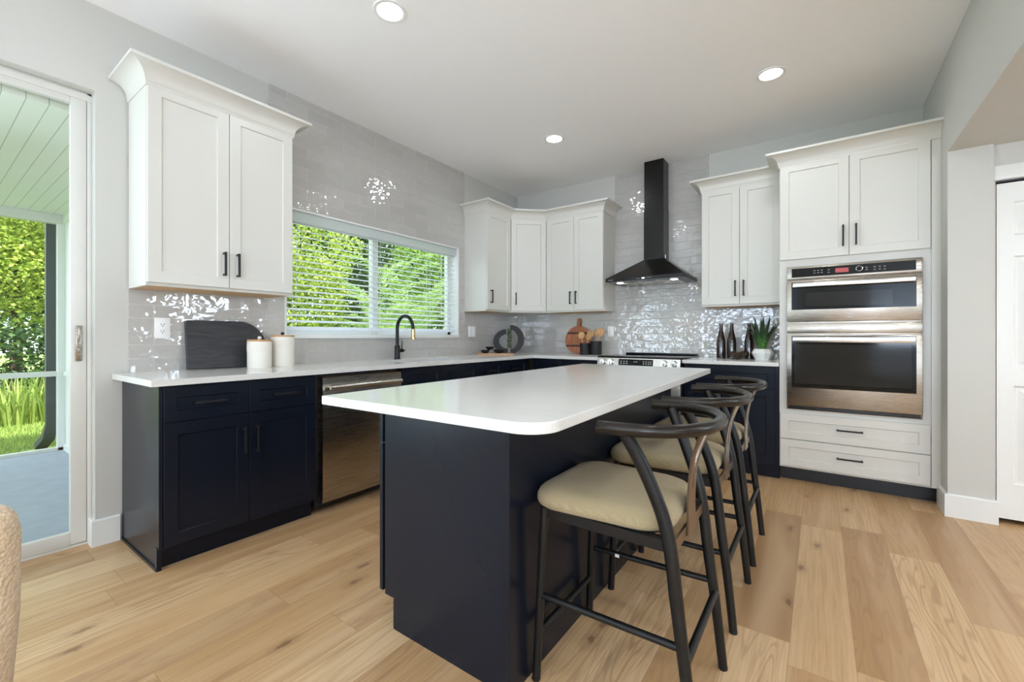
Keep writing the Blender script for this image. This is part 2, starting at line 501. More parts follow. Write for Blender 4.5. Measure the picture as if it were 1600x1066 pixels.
def tag(o, label, cat, group=None, kind=None):
    o['label'] = label; o['category'] = cat
    if group: o['group'] = group
    if kind: o['kind'] = kind
    return o
def structure(o):
    o['kind'] = 'structure'; return o
def thing(name, label, cat, loc=(0, 0, 0), group=None):
    o = bpy.data.objects.new(name, None); COL.objects.link(o)
    o.location = loc; o.empty_display_size = 0.1
    return tag(o, label, cat, group)
def copy_tree(o, label=None, loc=None):
    def cp(src, par):
        c = src.copy(); COL.objects.link(c); c.parent = par
        for ch in src.children: cp(ch, c)
        return c
    r = cp(o, None)
    if label: r['label'] = label
    if loc: r.location = loc
    return r
def spline(pts, n=8):
    """Catmull-Rom through pts"""
    P = [Vector(p) for p in pts]; out = []
    for i in range(len(P) - 1):
        p0 = P[max(i - 1, 0)]; p1 = P[i]; p2 = P[i + 1]; p3 = P[min(i + 2, len(P) - 1)]
        for k in range(n):
            t = k / n
            out.append(0.5 * ((2 * p1) + (p2 - p0) * t + (2 * p0 - 5 * p1 + 4 * p2 - p3) * t * t + (3 * p1 - p0 - 3 * p2 + p3) * t ** 3))
    out.append(P[-1]); return out

class Frame:
    """wall frame: u along the wall, d out of it, z up"""
    def __init__(self, p0, e):
        self.p = p0; l = math.hypot(*e); self.e = (e[0] / l, e[1] / l); self.n = (self.e[1], -self.e[0])
    def __call__(self, u, d, z):
        return (self.p[0] + self.e[0] * u + self.n[0] * d, self.p[1] + self.e[1] * u + self.n[1] * d, z)
LEFT = Frame((0, 0), (0, 1))       # u = world y, d = world x
BACK = Frame((0, 0), (1, 0))       # u = world x, d = -world y
DIAG = Frame((0.326, -0.60), (0.294, 0.274))
ISL = Frame((0, 0), (0, -1))       # u = -y, n = (-1,0): d = -x

def shaker(F, name, u0, u1, z0, z1, d, mat, parent, rail=0.058, th=0.02, rec=0.008):
    """shaker door or drawer front whose face stands at depth d"""
    mb = MB(); c = 0.0015; b = d - th; a = 0.004
    def ring(i, dd): return [F(u0 + i, dd, z0 + i), F(u1 - i, dd, z0 + i), F(u1 - i, dd, z1 - i), F(u0 + i, dd, z1 - i)]
    loops = [ring(0, b), ring(0, d - c), ring(c, d), ring(rail, d), ring(rail + a, d - rec), ]
    V = [p for l in loops for p in l]; Fc = [(0, 3, 2, 1)]
    for i in range(len(loops) - 1):
        for k in range(4):
            j = (k + 1) % 4
            Fc.append((i * 4 + k, i * 4 + j, (i + 1) * 4 + j, (i + 1) * 4 + k))
    n = (len(loops) - 1) * 4
    Fc.append((n, n + 1, n + 2, n + 3))
    mb.add(V, Fc)
    return mb.build(name, mat, parent, smooth=25)

def handle(F, u, z, d, parent, vertical=True, length=0.14, label=None):
    mb = MB(); w = 0.0055; h = length / 2
    def bx(a0, a1, d0, d1, z0, z1, bev=0.0015):
        mb.box(a0, a1, d0, d1, z0, z1, bev, 1, F=F)
    if vertical:
        bx(u - w, u + w, d + 0.024, d + 0.035, z - h, z + h)
        for s in (-1, 1): bx(u - w, u + w, d, d + 0.03, z + s * (h - 0.007) - w, z + s * (h - 0.007) + w)
    else:
        bx(u - h, u + h, d + 0.024, d + 0.035, z - w, z + w)
        for s in (-1, 1): bx(u + s * (h - 0.007) - w, u + s * (h - 0.007) + w, d, d + 0.03, z - w, z + w)
    o = mb.build('handle', 'black_metal', parent)
    return o

def crown(path, z0, z1, seg_parents, mat='white_cab', proj=0.085):
    """crown moulding swept along plan polyline 'path' (room on the right-hand side); one piece per segment"""
    prof = [(0.0, z0 - 0.02), (0.006, z0 - 0.02), (0.008, z0 - 0.002)]
    for i in range(7):
        t = i / 6
        prof.append((0.010 + (proj - 0.016) * (1 - math.cos(t * math.pi / 2)) , z0 + (z1 - z0 - 0.016) * math.sin(t * math.pi / 2) ** 1.0))
    prof += [(proj, z1 - 0.016), (proj, z1), (0.0, z1)]
    P = [Vector(p) for p in path]; n = len(P)
    mit = []
    for i in range(n):
        ds = []
        if i > 0: ds.append((P[i] - P[i - 1]).normalized())
        if i < n - 1: ds.append((P[i + 1] - P[i]).normalized())
        ns = [Vector((d.y, -d.x)) for d in ds]
        if len(ns) == 1: mit.append(ns[0])
        else:
            b = (ns[0] + ns[1]).normalized(); mit.append(b / b.dot(ns[0]))
    out = []
    k = len(prof)
    groups = {}
    for i, par in enumerate(seg_parents):
        groups.setdefault(id(par), (par, MB()))[1].add(
            [(P[j].x + mit[j].x * o_, P[j].y + mit[j].y * o_, z) for j in (i, i + 1) for o_, z in prof],
            [(a, (a + 1) % k, (a + 1) % k + k, a + k) for a in range(k)] + [tuple(range(k))[::-1], tuple(range(k, 2 * k))])
    for par, mb in groups.values():
        out.append(mb.build('crown_moulding', mat, par, smooth=40))
    return out

CEIL = 2.881
FX = 0.607            # base cabinet faces
CT0, CT1 = 0.884, 0.914

# ------------------------------------------------------------------ room shell
mb = MB(); mb.box(-0.168, 7.0, -9.0, 0.0, -0.12, 0.0); structure(mb.build('floor', 'floor', smooth=0))
mb = MB(); mb.box(-0.25, 7.2, -9.2, 0.2, CEIL, CEIL + 0.12); structure(mb.build('ceiling', 'ceiling', smooth=0))
DY0, DY1, DZ = -6.6, -3.945, 2.424        # patio door opening
WY0, WY1, WZ0, WZ1 = -2.945, -1.122, 1.125, 2.046   # kitchen window opening
mb = MB()
X0 = -0.17
mb.box(X0, 0, -9.0, DY0, 0, CEIL); mb.box(X0, 0, DY0, DY1, DZ, CEIL); mb.box(X0, 0, DY1, WY0, 0, CEIL)
mb.box(X0, 0, WY0, WY1, 0, WZ0); mb.box(X0, 0, WY0, WY1, WZ1, CEIL); mb.box(X0, 0, WY1, 0.17, 0, CEIL)
wall_left = structure(mb.build('wall_left', 'wall', smooth=0))
mb = MB(); mb.box(0, 7.0, 0.0, 0.17, 0, CEIL); wall_back = structure(mb.build('wall_back', 'wall', smooth=0))
RX = 3.7875; STUB = -0.772; RX2 = 3.985
# right side: short wall beside the oven tower, the dropped header over the hall and the hall's closet wall
mb = MB()
mb.box(RX, RX2, STUB, 0.0, 0, CEIL)
structure(mb.build('wall_right', 'wall', smooth=0))
CLY = -0.735
mb = MB()
mb.box(RX2, 4.0, CLY, 0.0, 0, CEIL); mb.box(4.0, 4.80, CLY, 0.0, 2.045, CEIL); mb.box(4.80, 7.0, CLY, 0.0, 0, CEIL)
structure(mb.build('wall_hall', 'wall', smooth=0))
mb = MB(); mb.box(RX, 7.0, -5.2, STUB, 2.264, CEIL); mb.box(RX2, 7.0, STUB, CLY, 2.264, CEIL)
structure(mb.build('ceiling_hall', 'wall', smooth=0))
mb = MB()
mb.box(7.0, 7.17, -9.0, -7.55, 0, CEIL); mb.box(7.0, 7.17, -7.55, -5.25, 0, 0.25); mb.box(7.0, 7.17, -7.55, -5.25, 2.45, CEIL); mb.box(7.0, 7.17, -5.25, -1.50, 0, CEIL)
mb.box(7.0, 7.17, -1.50, -0.76, 0, 1.43); mb.box(7.0, 7.17, -1.50, -0.76, 2.17, CEIL); mb.box(7.0, 7.17, -0.76, 0.17, 0, CEIL)
structure(mb.build('wall_far_right', 'wall', smooth=0))
mb = MB()
for a, b in ((-0.17, 0.45), (2.75, 4.05), (5.75, 7.17)): mb.box(a, b, -9.17, -9.0, 0, CEIL)
for a, b in ((0.45, 2.75), (4.05, 5.75)):
    mb.box(a, b, -9.17, -9.0, 0, 0.25); mb.box(a, b, -9.17, -9.0, 2.45, CEIL)
structure(mb.build('wall_rear', 'wall', smooth=0))
# white shade panels added in the unseen windows to hold back sky light
for i, (a, b) in enumerate(((0.45, 2.75), (4.05, 5.75))):
    mb = MB(); mb.box(a, b, -9.06, -9.05, 0.25, 2.45); structure(mb.build('window_%d' % (i + 2), 'vinyl', smooth=0))
mb = MB(); mb.box(7.05, 7.06, -7.55, -5.25, 0.25, 2.45); structure(mb.build('window_4', 'vinyl', smooth=0))
mb = MB(); mb.box(7.05, 7.06, -1.50, -0.76, 1.43, 2.17); structure(mb.build('window_5', 'vinyl', smooth=0))

# baseboards
def base_run(mb, path, h=0.14, t=0.016):
    """baseboard along a plan polyline, sticking out on its right-hand side, mitred at the corners"""
    P = [Vector(p) for p in path]; n = len(P); mit = []
    prof = [(0, 0), (t, 0), (t, h - 0.006), (t - 0.005, h), (0, h)]
    for i in range(n):
        ds = [(P[j + 1] - P[j]).normalized() for j in (i - 1, i) if 0 <= j < n - 1]
        ns = [Vector((d.y, -d.x)) for d in ds]
        b = ns[0] if len(ns) == 1 else (ns[0] + ns[1]).normalized()
        mit.append(b / b.dot(ns[0]))
    V = [(P[i].x + mit[i].x * o, P[i].y + mit[i].y * o, z) for i in range(n) for o, z in prof]
    Fc = [(4, 3, 2, 1, 0), tuple(range(5 * n - 5, 5 * n))]
    for i in range(n - 1):
        for k in range(5): Fc.append((5 * i + k, 5 * i + (k + 1) % 5, 5 * i + 5 + (k + 1) % 5, 5 * i + 5 + k))
    mb.add(V, Fc)
mb = MB(); base_run(mb, [(-0.075, DY1), (0, DY1), (0, -3.846)]); base_run(mb, [(0, -8.98), (0, DY0)])
structure(mb.build('baseboard_left', 'trim', smooth=0))
mb = MB(); base_run(mb, [(RX, -0.56), (RX, STUB), (RX2, STUB), (RX2, CLY)])
structure(mb.build('baseboard_right', 'trim', smooth=0))
mb = MB(); base_run(mb, [(4.89, CLY), (6.98, CLY)]); structure(mb.build('baseboard_hall', 'trim', smooth=0))
mb = MB(); base_run(mb, [(7.0, CLY - 0.02), (7.0, -8.98)]); structure(mb.build('baseboard_far_right', 'trim', smooth=0))
mb = MB(); base_run(mb, [(6.98, -9.0), (0.02, -9.0)]); structure(mb.build('baseboard_rear', 'trim', smooth=0))

# glazed tile on the left and back walls (9 mm)
TH = 0.009
UB = 1.3826
mb = MB()
def lt(y0, y1, z0, z1): mb.box(0, TH, y0, y1, z0, z1)
lt(-3.81, WY0, CT1, UB + 0.02)
lt(WY0, WY1, CT1, WZ0)
lt(-3.057, WY0, UB + 0.02, CEIL)
lt(WY0, WY1, WZ1, CEIL)
lt(WY1, -1.022, CT1, CEIL)
lt(-1.022, 0.0, CT1, UB + 0.02)
mb.build('tile_backsplash', 'tile_left', wall_left, smooth=0)
mb = MB()
mb.box(TH, 1.3076, -TH, 0, CT1, UB + 0.02); mb.box(1.3076, 2.263, -TH, 0, CT1 - 0.03, CEIL); mb.box(2.263, 2.885, -TH, 0, CT1, UB + 0.02)
mb.build('tile_backsplash', 'tile_back', wall_back, smooth=0)

# ------------------------------------------------------------------ kitchen window
win = bpy.data.objects.new('window_1', None); COL.objects.link(win); win.location = (-0.1, (WY0 + WY1) / 2, WZ0); structure(win)
mb = MB(); fx0, fx1 = -0.15, -0.10; fw = 0.045
mb.box(fx0, fx1, WY0, WY1, WZ0, WZ0 + fw, 0.003); mb.box(fx0, fx1, WY0, WY1, WZ1 - fw, WZ1, 0.003)
mb.box(fx0, fx1, WY0, WY0 + fw, WZ0, WZ1, 0.003); mb.box(fx0, fx1, WY1 - fw, WY1, WZ0, WZ1, 0.003)
mb.box(fx0, fx1 + 0.01, -2.125, -2.065, WZ0 + 0.01, WZ1 - 0.01, 0.003)
mb.build('window_frame', 'trim', win)
mb = MB(); mb.box(-0.128, -0.124, WY0 + 0.02, WY1 - 0.02, WZ0 + 0.02, WZ1 - 0.02); mb.build('glass_pane', 'glass', win, smooth=0)
mb = MB(); mb.box(-0.10, 0.0, WY0 + 0.001, WY1 - 0.001, WZ0 - 0.02, WZ0 + 0.006); mb.box(0.0, 0.022, WY0 - 0.012, WY1 + 0.012, WZ0 - 0.026, WZ0 + 0.006, 0.004)
mb.build('window_sill', 'trim', win)
mb = MB()
mb.box(-0.10, 0.016, WY0 - 0.006, WY0 + 0.008, WZ0, WZ1 + 0.008, 0.002); mb.box(-0.10, 0.016, WY1 - 0.008, WY1 + 0.006, WZ0, WZ1 + 0.008, 0.002)
mb.box(-0.10, 0.016, WY0, WY1, WZ1 - 0.006, WZ1 + 0.008, 0.002)
mb.build('window_jamb', 'trim', win)
blind = thing('window_blind', 'white horizontal slat blind drawn down with slats open over the sink window', 'blind', (-0.045, (WY0 + WY1) / 2, WZ0 + 0.006))
by0, by1 = WY0 + 0.018, WY1 - 0.014
mb = MB(); mb.box(-0.075, -0.008, by0, by1, 1.965, WZ1 - 0.007, 0.004); mb.build('headrail', 'vinyl', blind)
ns = 17
for i in range(ns):
    z = 1.228 + i * (1.955 - 1.228) / (ns - 1)
    mb = MB()
    V = []; Fc = []
    for k in range(6):
        t = k / 5; x = -0.070 + 0.050 * t; zz = z + 0.0035 * math.sin(math.pi * t) - 0.015 * (t - 0.5)
        V += [(x, by0 + 0.004, zz), (x, by1 - 0.004, zz), (x, by0 + 0.004, zz + 0.0028), (x, by1 - 0.004, zz + 0.0028)]
    for k in range(5):
        a = 4 * k; b = a + 4
        Fc += [(a, b, b + 1, a + 1), (a + 2, a + 3, b + 3, b + 2), (a, a + 2, b + 2, b), (a + 1, b + 1, b + 3, a + 3)]
    Fc += [(0, 1, 3, 2), (20, 22, 23, 21)]
    mb.add(V, Fc); mb.build('slat', 'vinyl', blind)
mb = MB(); mb.box(-0.072, -0.018, by0 + 0.003, by1 - 0.003, 1.160, 1.190, 0.006); mb.build('bottom_rail', 'vinyl', blind)
for y in (by0 + 0.075, -2.10, -1.50, by1 - 0.08):
    for x in (-0.0712, -0.0188):
        mb = MB(); mb.tube([(x, y, 1.175), (x, y, 1.97)], 0.0013, 6); mb.build('ladder_cord', 'vinyl', blind)
mb = MB(); mb.tube([(-0.009, by1 - 0.22, 1.30), (-0.009, by1 - 0.22, 1.98)], 0.0035, 8); mb.build('tilt_wand', 'vinyl', blind)

# ------------------------------------------------------------------ patio door
door = bpy.data.objects.new('door_1', None); COL.objects.link(door); door.location = (-0.09, DY1, 0); structure(door)
mb = MB()
mb.box(-0.165, -0.07, DY1 - 0.018, DY1, 0, DZ, 0.002); mb.box(-0.165, -0.07, DY0, DY1, DZ - 0.03, DZ, 0.002)
mb.box(-0.165, -0.072, DY0, DY1, 0.0, 0.012, 0.002); mb.box(-0.165, -0.07, DY0, DY0 + 0.02, 0, DZ, 0.002)
mb.box(-0.075, -0.065, DY0, DY1, DZ - 0.045, DZ - 0.012); mb.build('door_frame', 'alu', door)
for nm, y0, y1, xx in (('sliding_sash', -5.28, DY1 - 0.02, -0.085), ('fixed_sash', DY0 + 0.02, -5.22, -0.135)):
    mb = MB(); st = 0.062
    z0, z1 = 0.018, DZ - 0.032
    mb.box(xx - 0.02, xx + 0.014, y1 - st, y1, z0, z1, 0.003); mb.box(xx - 0.02, xx + 0.014, y0, y0 + st, z0, z1, 0.003)
    mb.box(xx - 0.02, xx + 0.014, y0 + st, y1 - st, z0 - 0.005, z0 + 0.065, 0.003); mb.box(xx - 0.02, xx + 0.014, y0 + st, y1 - st, z1 - 0.045, z1, 0.003)
    s = mb.build(nm, 'alu', door)
    mb = MB(); mb.box(xx - 0.006, xx - 0.002, y0 + st - 0.005, y1 - st + 0.005, z0 + 0.06, z1 - 0.04); mb.build('glass_pane', 'glass', s, smooth=0)
    if nm == 'sliding_sash':
        mb = MB(); mb.box(xx + 0.014, xx + 0.022, y1 - 0.044, y1 - 0.018, 0.985, 1.175, 0.003)
        mb.box(xx + 0.022, xx + 0.034, y1 - 0.036, y1 - 0.026, 1.09, 1.165, 0.004); mb.box(xx + 0.022, xx + 0.028, y1 - 0.036, y1 - 0.026, 1.03, 1.055, 0.002)
        mb.build('door_lock', 'steel', s)

# closet door in the hall
cd = bpy.data.objects.new('door_2', None); COL.objects.link(cd); cd.location = (4.4, CLY, 0); structure(cd)
CF = Frame((0, CLY), (1, 0))
mb = MB(); mb.box(4.0, 4.80, -0.02, 0.006, 2.035, 2.045, F=CF)
mb.build('top_track', 'black_paint', cd)
mb = MB(); mb.box(3.99, 4.89, 0.0, 0.014, 2.05, 2.135, 0.003, F=CF); mb.box(4.80, 4.88, 0, 0.014, 0, 2.05, 0.003, F=CF)
mb.build('door_casing', 'trim', cd)
def panel_leaf(name, u0, u1):
    mb = MB(); d = 0.0
    us = [u0, u0 + 0.068, u1 - 0.068, u1]
    zs = [0.032, 0.24, 0.824, 0.93, 1.593, 1.714, 1.915, 2.028]
    def q(a0, a1, z0, z1, dd0=d): return [CF(a0, dd0, z0), CF(a1, dd0, z0), CF(a1, dd0, z1), CF(a0, dd0, z1)]
    for i in range(7):
        for j in range(3):
            if j == 1 and i in (1, 3, 5):
                a0, a1, z0, z1 = us[1], us[2], zs[i], zs[i + 1]
                L = [q(a0, a1, z0, z1, d), q(a0 + .01, a1 - .01, z0 + .01, z1 - .01, d - .012), q(a0 + .022, a1 - .022, z0 + .022, z1 - .022, d - .012), q(a0 + .05, a1 - .05, z0 + .05, z1 - .05, d - .003)]
                V = [p for l in L for p in l]; Fc = []
                for r in range(3):
                    for k in range(4):
                        kk = (k + 1) % 4; Fc.append((r * 4 + k, r * 4 + kk, r * 4 + 4 + kk, r * 4 + 4 + k))
                Fc.append((12, 13, 14, 15)); mb.add(V, Fc)
            else: mb.add(q(us[j], us[j + 1], zs[i], zs[i + 1]), [(0, 1, 2, 3)])
    mb.add([CF(u0, d, .032), CF(u1, d, .032), CF(u1, d, 2.028), CF(u0, d, 2.028), CF(u0, d - .035, .032), CF(u1, d - .035, .032), CF(u1, d - .035, 2.028), CF(u0, d - .035, 2.028)],
           [(0, 4, 5, 1), (1, 5, 6, 2), (2, 6, 7, 3), (3, 7, 4, 0), (4, 7, 6, 5)])
    return mb.build(name, 'trim', cd, smooth=0, recalc=False)
panel_leaf('door_leaf', 4.004, 4.398); panel_leaf('door_leaf', 4.402, 4.796)

# ------------------------------------------------------------------ base cabinets
def base_cab(F, u0, u1, label, doors=(), drawers=(), group='navy base cabinets', end=None, kick=True, top=CT0, hl=0.14, false_fronts=()):
    """doors: (u0,u1,handle_u); drawers: (u0,u1,z0,z1)"""
    c = F((u0 + u1) / 2, 0.3, 0)
    t = thing('base_cabinet', label, 'cabinet', c, group)
    mb = MB(); mb.box(u0, u1, 0.012, FX - 0.021, 0.105, top - 0.001, F=F); mb.build('carcass', 'navy', t, smooth=0)
    if kick:
        mb = MB(); mb.box(u0 + 0.0005, u1 - 0.0005, 0.05, FX - 0.058, 0.0, 0.1045, F=F); mb.build('toe_kick', 'navy', t, smooth=0)
    for a, b, z0, z1, h in drawers:
        d = shaker(F, 'drawer', a, b, z0, z1, FX, 'navy', t, rail=min(0.052, (z1 - z0) * 0.32))
        if h: handle(F, (a + b) / 2, (z0 + z1) / 2, FX, d, False, hl)
    for a, b, z0, z1, hu in doors:
        d = shaker(F, 'door', a, b, z0, z1, FX, 'navy', t)
        if hu is not None: handle(F, hu, z1 - 0.14, FX, d, True, hl)
    return t
cabA = base_cab(LEFT, -3.822, -3.060, 'navy two-door base cabinet at the end of the counter beside the patio door', group='navy base cabinets',
    drawers=[(-3.820, -3.4435, 0.703, 0.872, True), (-3.4405, -3.062, 0.703, 0.872, True)],
    doors=[(-3.820, -3.4435, 0.108, 0.698, -3.473), (-3.4405, -3.062, 0.108, 0.698, -3.408)])
mb = MB(); pf = [(0.012, 0.0), (0.585, 0.0), (0.585, 0.878), (0.012, 0.878)]
mb.box(-3.838, -3.823, 0.012, FX - 0.004, 0.105, 0.882, F=LEFT); mb.box(-3.838, -3.823, 0.012, FX - 0.022, 0.0, 0.105, F=LEFT)
mb.box(-3.842, -3.8225, FX - 0.045, FX - 0.02, 0.0, 0.112, 0.002, F=LEFT)
mb.box(-3.844, -3.838, 0.012, FX - 0.03, 0.0, 0.014, F=LEFT)
e = mb.build('end_panel', 'navy', cabA, smooth=0)
base_cab(LEFT, -2.388, -1.512, 'navy sink base cabinet with two false fronts under the faucet',
    drawers=[(-2.386, -1.966, 0.703, 0.872, False), (-1.963, -1.514, 0.703, 0.872, False)],
    doors=[(-2.386, -1.966, 0.108, 0.698, -1.996), (-1.963, -1.514, 0.108, 0.698, -1.933)])
base_cab(LEFT, -1.511, -1.137, 'narrow navy cabinet with drawer and door right of the sink cabinet',
    drawers=[(-1.509, -1.139, 0.703, 0.872, True)], doors=[(-1.509, -1.139, 0.108, 0.698, -1.17)])
base_cab(LEFT, -1.136, -0.645, 'navy cabinet with drawer next to the inside corner of the counter',
    drawers=[(-1.134, -0.70, 0.703, 0.872, True)], doors=[(-1.134, -0.70, 0.108, 0.698, -0.73)])
base_cab(BACK, 0.610, 0.985, 'navy corner base cabinet on the back wall below the striped board',
    drawers=[(0.640, 0.983, 0.703, 0.872, False)], doors=[(0.640, 0.983, 0.108, 0.698, 0.95)])
base_cab(BACK, 0.986, 1.398, 'navy base cabinet just left of the range',
    drawers=[(0.988, 1.396, 0.703, 0.872, True)], doors=[(0.988, 1.396, 0.108, 0.698, 1.03)])
cr = base_cab(BACK, 2.175, 2.884, 'navy base cabinet between the range and the white oven tower',
    drawers=[(2.200, 2.856, 0.703, 0.872, True)], doors=[(2.200, 2.526, 0.108, 0.698, 2.495), (2.530, 2.856, 0.108, 0.698, 2.56)])

# countertops
ct = MB()
ct.prism([(0.010, -3.8786), (0.6505, -3.8786), (0.6505, -0.645), (1.400, -0.645), (1.400, -0.010), (0.010, -0.010)], CT0, CT1,
         holes=[[(0.15, -2.30), (0.53, -2.30), (0.53, -1.62), (0.15, -1.62)]])
tag(ct.build('countertop', 'quartz', smooth=0), 'long white quartz counter running along the window wall into the corner', 'countertop')
mb = MB(); mb.prism([(2.172, -0.645), (2.884, -0.645), (2.884, -0.010), (2.172, -0.010)], CT0, CT1)
tag(mb.build('countertop', 'quartz', smooth=0, bevel=0.002), 'short white quartz counter under the dark bottles between range and oven tower', 'countertop')
# sink bowl
snk = MB()
x0, x1, y0, y1, zt, zb = 0.146, 0.534, -2.304, -1.616, CT0 - 0.002, 0.70
L = [[(x0 - .01, y0 - .01, zt), (x1 + .01, y0 - .01, zt), (x1 + .01, y1 + .01, zt), (x0 - .01, y1 + .01, zt)], [(x0, y0, zt), (x1, y0, zt), (x1, y1, zt), (x0, y1, zt)],
     [(x0 + .01, y0 + .01, zb), (x1 - .01, y0 + .01, zb), (x1 - .01, y1 - .01, zb), (x0 + .01, y1 - .01, zb)]]
V = [p for l in L for p in l]; Fc = []
for r in range(2):
    for k in range(4): Fc.append((r * 4 + k, r * 4 + (k + 1) % 4, r * 4 + 4 + (k + 1) % 4, r * 4 + 4 + k))
Fc.append((8, 9, 10, 11)); snk.add(V, Fc)
sink = tag(snk.build('sink', 'steel', smooth=0, recalc=False), 'undermount steel sink bowl set in the counter below the window', 'sink')
mb = MB(); mb.lathe([(0.0, 0.004), (0.03, 0.004), (0.042, 0.0), (0.0, 0.0)], 0.33, -1.96, 0.7003); mb.build('drain', 'chrome', sink)

# faucet
fc = thing('faucet', 'tall black gooseneck kitchen faucet standing in front of the window', 'faucet', (0.095, -2.005, CT1))
fcx, fcy = 0.095, -2.005
mb = MB(); mb.lathe([(0.0, 0), (0.029, 0), (0.029, 0.006), (0.024, 0.010), (0.0235, 0.118), (0.021, 0.122), (0.0, 0.122)], fcx, fcy, CT1, 24); mb.build('base', 'black_metal', fc)
neck = [(fcx, fcy, CT1 + 0.10), (fcx, fcy, CT1 + 0.27)]
R = 0.098
for i in range(1, 15):
    a = math.pi * i / 15
    neck.append((fcx + R - R * math.cos(a), fcy + 0.006 * i / 15, CT1 + 0.27 + R * 1.12 * math.sin(a)))
neck.append((fcx + 2 * R + 0.002, fcy + 0.006, CT1 + 0.262))
mb = MB(); mb.tube(neck, 0.0145, 14); mb.build('spout', 'black_metal', fc)
mb = MB(); mb.tube([(fcx + 2 * R + 0.002, fcy + 0.006, CT1 + 0.263), (fcx + 2 * R + 0.006, fcy + 0.006, CT1 + 0.175)], [0.0155, 0.0175], 14)
mb.build('spray_head', 'gold', fc)['label'] = 'brushed gold spray head'
mb = MB(); mb.tube([(fcx, fcy + 0.015, CT1 + 0.075), (fcx, fcy + 0.062, CT1 + 0.075)], 0.016, 14); hb = mb.build('valve', 'black_metal', fc)
mb = MB(); mb.tube([(fcx, fcy + 0.0615, CT1 + 0.075), (fcx, fcy + 0.075, CT1 + 0.075)], 0.0165, 14); mb.build('valve_cap', 'chrome', fc)['label'] = 'chrome valve cap'
mb = MB(); mb.tube([(fcx, fcy + 0.052, CT1 + 0.085), (fcx, fcy + 0.056, CT1 + 0.17)], [0.005, 0.003], 8); mb.build('lever', 'black_metal', fc)

# dishwasher
dw = thing('dishwasher', 'stainless steel dishwasher built in under the counter', 'dishwasher', (0.3, -2.715, 0))
mb = MB(); mb.box(-3.045, -2.395, 0.05, FX - 0.045, 0.03, 0.878, F=LEFT); mb.build('tub', 'black_paint', dw, smooth=0)
mb = MB()
W0, W1 = -3.024, -2.404
zz = [(0.068, 0.0), (0.075, 0.012), (0.11, 0.020), (0.76, 0.020), (0.775, 0.018), (0.855, 0.018), (0.862, 0.012)]
V = []; Fc = []
for z, b in zz: V += [LEFT(W0, FX - 0.005 + b, z), LEFT(W1, FX - 0.005 + b, z)]
for i in range(len(zz) - 1): Fc.append((2 * i, 2 * i + 1, 2 * i + 3, 2 * i + 2))
n = len(V)
V += [LEFT(W0, FX - 0.044, 0.068), LEFT(W1, FX - 0.044, 0.068), LEFT(W0, FX - 0.044, 0.862), LEFT(W1, FX - 0.044, 0.862)]
Fc += [(n, n + 1, n + 3, n + 2), (0, n, n + 1, 1), (n - 2, n - 1, n + 3, n + 2), tuple([0, n, n + 2] + [2 * i for i in range(len(zz) - 1, 0, -1)]), tuple([1, n + 1, n + 3] + [2 * i + 1 for i in range(len(zz) - 1, 0, -1)])]
mb.add(V, Fc); dd = mb.build('door', 'steel', dw, smooth=30)
mb = MB(); mb.tube([LEFT(W0 + 0.03, FX + 0.052, 0.795), LEFT(W1 - 0.03, FX + 0.052, 0.795)], 0.015, 16)
for u in (W0 + 0.045, W1 - 0.045): mb.tube([LEFT(u, FX + 0.010, 0.80), LEFT(u, FX + 0.052, 0.795)], 0.012, 12)
mb.build('handle', 'steel_bright', dd)
def badge(F, u, z, d, r, parent):
    mb = MB()
    c = Vector(F(u, d, z))
    ring = [F(u + r * math.cos(2 * math.pi * k / 24), d, z + r * math.sin(2 * math.pi * k / 24)) for k in range(25)]
    mb.tube(ring, r * 0.10, 6)
    g = [(-0.05, 0.35), (-0.35, 0.45), (-0.5, 0.0), (-0.3, -0.45), (-0.05, -0.3), (-0.1, 0.0), (-0.28, 0.0)]
    mb.tube([F(u + a * r, d, z + b * r) for a, b in g], r * 0.07, 6)
    e_ = [(0.45, 0.4), (0.15, 0.42), (0.1, 0.05), (0.36, 0.03), (0.1, 0.02), (0.12, -0.4), (0.45, -0.38)]
    mb.tube([F(u + a * r, d, z + b * r) for a, b in e_], r * 0.07, 6)
    o = mb.build('badge', 'chrome', parent); o['label'] = 'small round chrome badge with two script letters'
    return o
badge(LEFT, -2.66, 0.21, FX + 0.0155, 0.016, dd)

# ------------------------------------------------------------------ upper cabinets
UD = 0.326; UT = 2.435; CRZ = 2.522
def upper_cab(F, u0, u1, label, doors, depth=UD, z0=UB, z1=UT, gap=0.0):
    t = thing('upper_cabinet', label, 'cabinet', F((u0 + u1) / 2, depth / 2, z0), 'white wall cabinets')
    mb = MB(); mb.box(u0, u1, 0.0095, depth - 0.021, z0, z1 + 0.01, F=F); mb.build('carcass', 'white_cab', t, smooth=0)
    mb = MB(); mb.box(u0 + 0.012, u1 - 0.012, 0.02, depth - 0.035, z0 - 0.0015, z0, F=F); mb.build('underside', 'wood_edge', t, smooth=0)
    for a, b, hu in doors:
        d = shaker(F, 'door', a, b, z0 + 0.016, z1 - 0.003, depth, 'white_cab', t)
        handle(F, hu, z0 + 0.152, depth, d, True, 0.137)
    return t
uA = upper_cab(LEFT, -3.810, -3.057, 'white two-door wall cabinet left of the window', [(-3.808, -3.431, -3.46), (-3.428, -3.059, -3.389)])
crown([(0.010, -3.810), (UD - 0.004, -3.810), (UD - 0.004, -3.057), (0.010, -3.057)], UT, CRZ, [uA, uA, uA])
uB = upper_cab(LEFT, -1.022, -0.601, 'white single-door wall cabinet on the window wall beside the corner', [(-1.020, -0.605, -0.966)])
